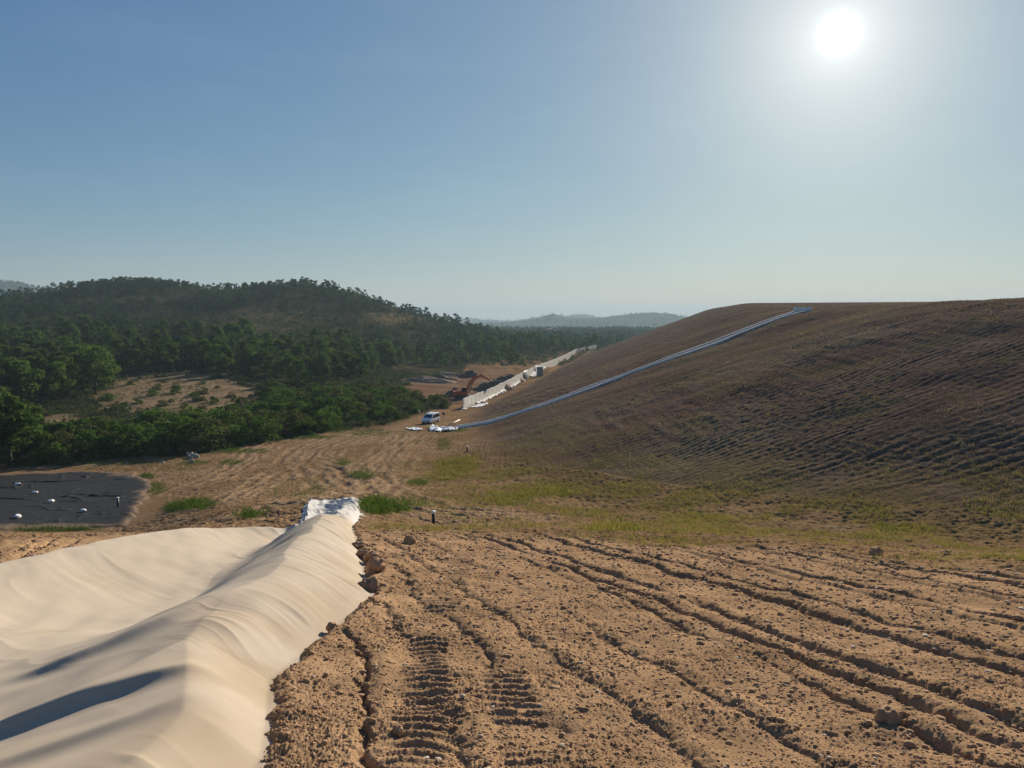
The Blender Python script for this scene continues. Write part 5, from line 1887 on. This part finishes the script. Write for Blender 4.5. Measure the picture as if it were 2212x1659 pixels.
# ------------------------------------------------------------------ excavator
def build_excavator(loc, rz, sc_=1.0):
    e = empty('excavator', loc, rz, 'orange tracked excavator digging behind the concrete wall', 'excavator')
    e.scale = (sc_,) * 3
    for sgn in (1, -1):
        m = MB()
        pts = []
        for k in range(9): a = math.pi / 2 + math.pi * k / 8; pts.append((-1.55 + 0.45 * math.cos(a), 0.47 + 0.45 * math.sin(a)))
        for k in range(9): a = -math.pi / 2 + math.pi * k / 8; pts.append((1.55 + 0.45 * math.cos(a), 0.47 + 0.45 * math.sin(a)))
        m.prism(pts, sgn * 0.85, sgn * 1.45)
        for k in range(22):
            xx = -1.6 + k * 0.152
            m.box((xx, sgn * 1.15, 0.935), (0.06, 0.62, 0.05)); m.box((xx, sgn * 1.15, 0.0), (0.06, 0.62, 0.05))
        t = m.build('track', M_STEEL, e)
        for k in range(5):
            m = MB(); m.tube([(-1.3 + 0.65 * k, sgn * 1.44, 0.34), (-1.3 + 0.65 * k, sgn * 1.50, 0.34)], [0.19, 0.19], 12); m.build('roller', M_STEEL, t)
    m = MB(); m.box((0, 0, 0.62), (2.0, 1.8, 0.5)); m.tube([(0, 0, 0.85), (0, 0, 1.12)], [0.75, 0.75], 20); m.build('undercarriage', M_STEEL, e)
    m = MB(); m.box((-0.35, 0, 1.55), (3.3, 2.5, 0.85)); m.box((-1.1, -0.3, 2.1), (1.6, 1.8, 0.3)); m.build('upper_body', M_ORANGE, e, bevel=0.06)
    m = MB(); m.prism([(-2.0, 1.15), (-2.62, 1.3), (-2.72, 1.75), (-2.6, 2.15), (-2.0, 2.2)], -1.25, 1.25); m.build('counterweight', M_ORANGE, e, bevel=0.05)
    m = MB(); m.prism([(-0.35, 1.98), (1.2, 1.98), (1.35, 2.3), (1.1, 3.0), (-0.25, 3.05)], 0.28, 1.23); cab = m.build('cab', M_TRIM, e, bevel=0.04)
    m = MB(); m.prism([(-0.2, 2.3), (1.22, 2.3), (1.02, 2.9), (-0.15, 2.92)], 1.225, 1.25); m.prism([(-0.2, 2.3), (1.22, 2.3), (1.02, 2.9), (-0.15, 2.92)], 0.26, 0.285); m.build('window', M_GLASS, cab)
    m = MB(); m.box((-1.5, -0.6, 2.45), (0.12, 0.12, 0.5)); m.build('exhaust', M_STEEL, e)

    def beam(name, pts, w_, hs, mat=M_ORANGE):
        m = MB()
        rings = []
        for i, (x, z) in enumerate(pts):
            a = pts[max(i - 1, 0)]; b = pts[min(i + 1, len(pts) - 1)]
            dx, dz = b[0] - a[0], b[1] - a[1]; l = math.hypot(dx, dz); nx, nz = -dz / l, dx / l
            h = hs[i]
            rings.append([(x + nx * h, -w_, z + nz * h), (x + nx * h, w_, z + nz * h), (x - nx * h, w_, z - nz * h), (x - nx * h, -w_, z - nz * h)])
        m.loft(rings)
        return m.build(name, mat, e)
    beam('boom', [(0.9, 1.75), (1.35, 3.0), (2.0, 4.35), (3.1, 5.6), (4.3, 6.15), (5.1, 6.2)], 0.24, [0.22, 0.34, 0.44, 0.46, 0.32, 0.2])
    beam('stick', [(4.75, 6.75), (5.1, 6.2), (6.4, 5.5), (7.7, 4.75)], 0.19, [0.16, 0.30, 0.24, 0.14])
    for sgn in (1, -1):
        m = MB(); m.tube([(1.6, sgn * 0.42, 1.75), (2.3, sgn * 0.42, 3.3)], [0.11, 0.11], 8); m.tube([(2.3, sgn * 0.42, 3.3), (2.75, sgn * 0.42, 4.75)], [0.06, 0.06], 8); m.build('boom_cylinder', M_STEEL, e)
    m = MB(); m.tube([(2.6, 0, 5.75), (3.9, 0, 6.75)], [0.11, 0.11], 8); m.tube([(3.9, 0, 6.75), (4.75, 0, 6.78)], [0.06, 0.06], 8); m.build('stick_cylinder', M_STEEL, e)
    m = MB(); m.tube([(5.3, 0, 6.55), (6.4, 0, 6.0)], [0.09, 0.09], 8); m.tube([(6.4, 0, 6.0), (7.25, 0, 5.35)], [0.05, 0.05], 8); m.build('bucket_cylinder', M_STEEL, e)
    m = MB()
    out_ = [(7.7, 4.9), (8.15, 4.75), (8.35, 4.2), (8.1, 3.6), (7.55, 3.4), (7.0, 3.55)]
    inn_ = [(7.05, 3.65), (7.55, 3.52), (8.0, 3.68), (8.22, 4.2), (8.05, 4.62), (7.68, 4.75)]
    m.prism(out_ + inn_, -0.55, 0.55)
    m.prism(out_, -0.6, -0.55); m.prism(out_, 0.55, 0.6)
    for k in range(5): m.box((6.9, -0.48 + 0.24 * k, 3.56), (0.28, 0.10, 0.07))
    m.build('bucket', M_STEEL, e)
    return e


x, y, z = hit(1000, 862)
print('excavator', x, y, z)
build_excavator((x, y, z), 0.12, 0.98)

# ------------------------------------------------------------------ far white farmhouse
x, y = math.tan(rad(3.07)) * 1000, 1000.0
z = G(x, y)
e = empty('farmhouse', (x, y, z), 0.3, 'tiny white farmhouse among the trees in the distant valley', 'house')
m = MB(); m.box((0, 0, 3.2), (16, 9, 7.4)); m.box((-12, 0, 2.2), (8, 8, 5.4)); m.build('wall', M_PAINT, e)
m = MB(); m.prism([(-8.5, 6.9), (0, 9.2), (8.5, 6.9)], -5, 5); m.prism([(-16.4, 4.92), (-12, 6.2), (-8.1, 4.92)], -4.3, 4.3); m.build('roof', M_TILE, e)
for k in range(4):
    m = MB(); m.box((-5.4 + 3.6 * k, -4.52, 3.8), (1.2, 0.1, 1.6)); m.build('window', M_GLASS, e)

# ------------------------------------------------------------------ air
hz = MB()
hz.box((0, 0, 0), (19600, 19600, 1))
ZLO, ZHI = float(Zfull.min()) - 1.0, float(Zfull.max()) + 22.0
hv = [(x, y, ZLO if z < 0 else ZHI) for x, y, z in hz.v]
hm = bpy.data.materials.new('haze_air')
hm.use_nodes = True
nt = hm.node_tree
for n in list(nt.nodes): nt.nodes.remove(n)
out = nt.nodes.new('ShaderNodeOutputMaterial')
pv = nt.nodes.new('ShaderNodeVolumePrincipled')
pv.inputs['Color'].default_value = (0.43, 0.58, 0.69, 1)
pv.inputs['Density'].default_value = 2.0e-4
pv.inputs['Anisotropy'].default_value = 0.15
nt.links.new(pv.outputs['Volume'], out.inputs['Volume'])
tag(mesh_obj('haze', hv, hz.f, hm), kind='stuff')

# ------------------------------------------------------------------ sky and sun
w = bpy.data.worlds.new('World')
scene.world = w
w.use_nodes = True
nt = w.node_tree
bg = nt.nodes['Background']
sky = nt.nodes.new('ShaderNodeTexSky')
sky.sky_type = 'NISHITA'
sky.sun_disc = False
sky.sun_elevation = SUN_EL
sky.sun_rotation = SUN_AZ
sky.altitude = 100
sky.air_density = 1.0
sky.dust_density = 0.0
sky.ozone_density = 2.5
SKY_STRENGTH = 0.05
geo = nt.nodes.new('ShaderNodeNewGeometry')
dot = nt.nodes.new('ShaderNodeVectorMath')
dot.operation = 'DOT_PRODUCT'
tcw = nt.nodes.new('ShaderNodeTexCoord')
nrm = nt.nodes.new('ShaderNodeVectorMath')
nrm.operation = 'NORMALIZE'
nt.links.new(tcw.outputs['Generated'], nrm.inputs[0])
nt.links.new(nrm.outputs['Vector'], dot.inputs[0])
dot.inputs[1].default_value = SUN_DIR


def powterm(e, k):
    a = nt.nodes.new('ShaderNodeMath')
    a.operation = 'POWER'
    a.use_clamp = False
    mx = nt.nodes.new('ShaderNodeMath')
    mx.operation = 'MAXIMUM'
    mx.inputs[1].default_value = 0.0
    nt.links.new(dot.outputs['Value'], mx.inputs[0])
    nt.links.new(mx.outputs['Value'], a.inputs[0])
    a.inputs[1].default_value = e
    b = nt.nodes.new('ShaderNodeMath')
    b.operation = 'MULTIPLY'
    b.inputs[1].default_value = k
    nt.links.new(a.outputs['Value'], b.inputs[0])
    return b.outputs['Value']


acc = None
for e, k in ((120, 2.6), (26, 2.8), (6, 1.9)):
    o = powterm(e, k)
    if acc is None:
        acc = o
    else:
        s_ = nt.nodes.new('ShaderNodeMath')
        s_.operation = 'ADD'
        nt.links.new(acc, s_.inputs[0])
        nt.links.new(o, s_.inputs[1])
        acc = s_.outputs['Value']
vs = nt.nodes.new('ShaderNodeVectorMath')
vs.operation = 'SCALE'
vs.inputs[0].default_value = (1.0, 1.0, 0.86)
nt.links.new(acc, vs.inputs['Scale'])
va = nt.nodes.new('ShaderNodeVectorMath')
va.operation = 'ADD'
hs = nt.nodes.new('ShaderNodeHueSaturation')
hs.inputs['Saturation'].default_value = 1.0
hs.inputs['Value'].default_value = 0.95
nt.links.new(sky.outputs['Color'], hs.inputs['Color'])
tn = nt.nodes.new('ShaderNodeVectorMath')
tn.operation = 'MULTIPLY'
tn.inputs[1].default_value = (1.0, 1.0, 1.0)
nt.links.new(hs.outputs['Color'], tn.inputs[0])
nt.links.new(tn.outputs['Vector'], va.inputs[0])
nt.links.new(vs.outputs['Vector'], va.inputs[1])
# per-channel power curve that grades the sky colour
sep = nt.nodes.new('ShaderNodeSeparateColor')
nt.links.new(va.outputs['Vector'], sep.inputs['Color'])
cmb = nt.nodes.new('ShaderNodeCombineColor')
for ch, e_, k_ in (('Red', 1.03, 0.714), ('Green', 0.80, 1.124), ('Blue', 0.50, 2.203)):
    pw = nt.nodes.new('ShaderNodeMath'); pw.operation = 'POWER'; pw.inputs[1].default_value = e_
    ml = nt.nodes.new('ShaderNodeMath'); ml.operation = 'MULTIPLY'; ml.inputs[1].default_value = k_
    nt.links.new(sep.outputs[ch], pw.inputs[0]); nt.links.new(pw.outputs['Value'], ml.inputs[0]); nt.links.new(ml.outputs['Value'], cmb.inputs[ch])
# thin streaks of high cloud
mpv = nt.nodes.new('ShaderNodeMapping')
mpv.inputs['Scale'].default_value = (5.0, 5.0, 26.0)
mpv.inputs['Rotation'].default_value = (0.08, 0.05, 0.0)
nt.links.new(nrm.outputs['Vector'], mpv.inputs['Vector'])
cn = nt.nodes.new('ShaderNodeTexNoise')
cn.inputs['Scale'].default_value = 1.0
cn.inputs['Detail'].default_value = 7
cn.inputs['Roughness'].default_value = 0.62
nt.links.new(mpv.outputs['Vector'], cn.inputs['Vector'])
cm = nt.nodes.new('ShaderNodeMapRange')
cm.inputs['From Min'].default_value = 0.48
cm.inputs['From Max'].default_value = 0.85
cm.inputs['To Min'].default_value = 0.0
cm.inputs['To Max'].default_value = 0.32
nt.links.new(cn.outputs['Fac'], cm.inputs['Value'])
cs = nt.nodes.new('ShaderNodeVectorMath')
cs.operation = 'SCALE'
cs.inputs[0].default_value = (1.0, 1.0, 0.98)
nt.links.new(cm.outputs['Result'], cs.inputs['Scale'])
vb2 = nt.nodes.new('ShaderNodeVectorMath')
vb2.operation = 'ADD'
acc2 = None
for e, k in ((16000, 70.0), (4500, 2.5), (1200, 1.9), (260, 2.0), (60, 1.1)):
    o = powterm(e, k)
    if acc2 is None:
        acc2 = o
    else:
        s_ = nt.nodes.new('ShaderNodeMath')
        s_.operation = 'ADD'
        nt.links.new(acc2, s_.inputs[0])
        nt.links.new(o, s_.inputs[1])
        acc2 = s_.outputs['Value']
sw = nt.nodes.new('ShaderNodeVectorMath')
sw.operation = 'SCALE'
sw.inputs[0].default_value = (0.97, 1.0, 0.98)
nt.links.new(acc2, sw.inputs['Scale'])
va3 = nt.nodes.new('ShaderNodeVectorMath')
va3.operation = 'ADD'
nt.links.new(cmb.outputs['Color'], va3.inputs[0])
nt.links.new(sw.outputs['Vector'], va3.inputs[1])
nt.links.new(va3.outputs['Vector'], vb2.inputs[0])
nt.links.new(cs.outputs['Vector'], vb2.inputs[1])
nt.links.new(vb2.outputs['Vector'], bg.inputs['Color'])
bg.inputs['Strength'].default_value = SKY_STRENGTH

sl = bpy.data.lights.new('sun', 'SUN')
sl.energy = 5.0
sl.angle = rad(0.53)
sl.color = (1.0, 0.89, 0.74)
so = bpy.data.objects.new('sun', sl)
link(so)
so.rotation_euler = SUN_DIR.to_track_quat('Z', 'Y').to_euler()
so.location = (60, 140, 60)

# ------------------------------------------------------------------ camera
cam = bpy.data.cameras.new('camera')
cam.sensor_width = 36.0
cam.sensor_fit = 'HORIZONTAL'
cam.lens = 36.0 * F_PX / 2212.0
cam.clip_start = 0.05
cam.clip_end = 30000
co = bpy.data.objects.new('camera', cam)
link(co)
co.location = (0, 0, 0)
co.rotation_euler = (rad(90) - PITCH, 0, 0)
scene.camera = co

vsx = scene.view_settings
vsx.view_transform = 'Standard'
vsx.look = 'None'
vsx.gamma = 1.0
vsx.exposure = 0.7
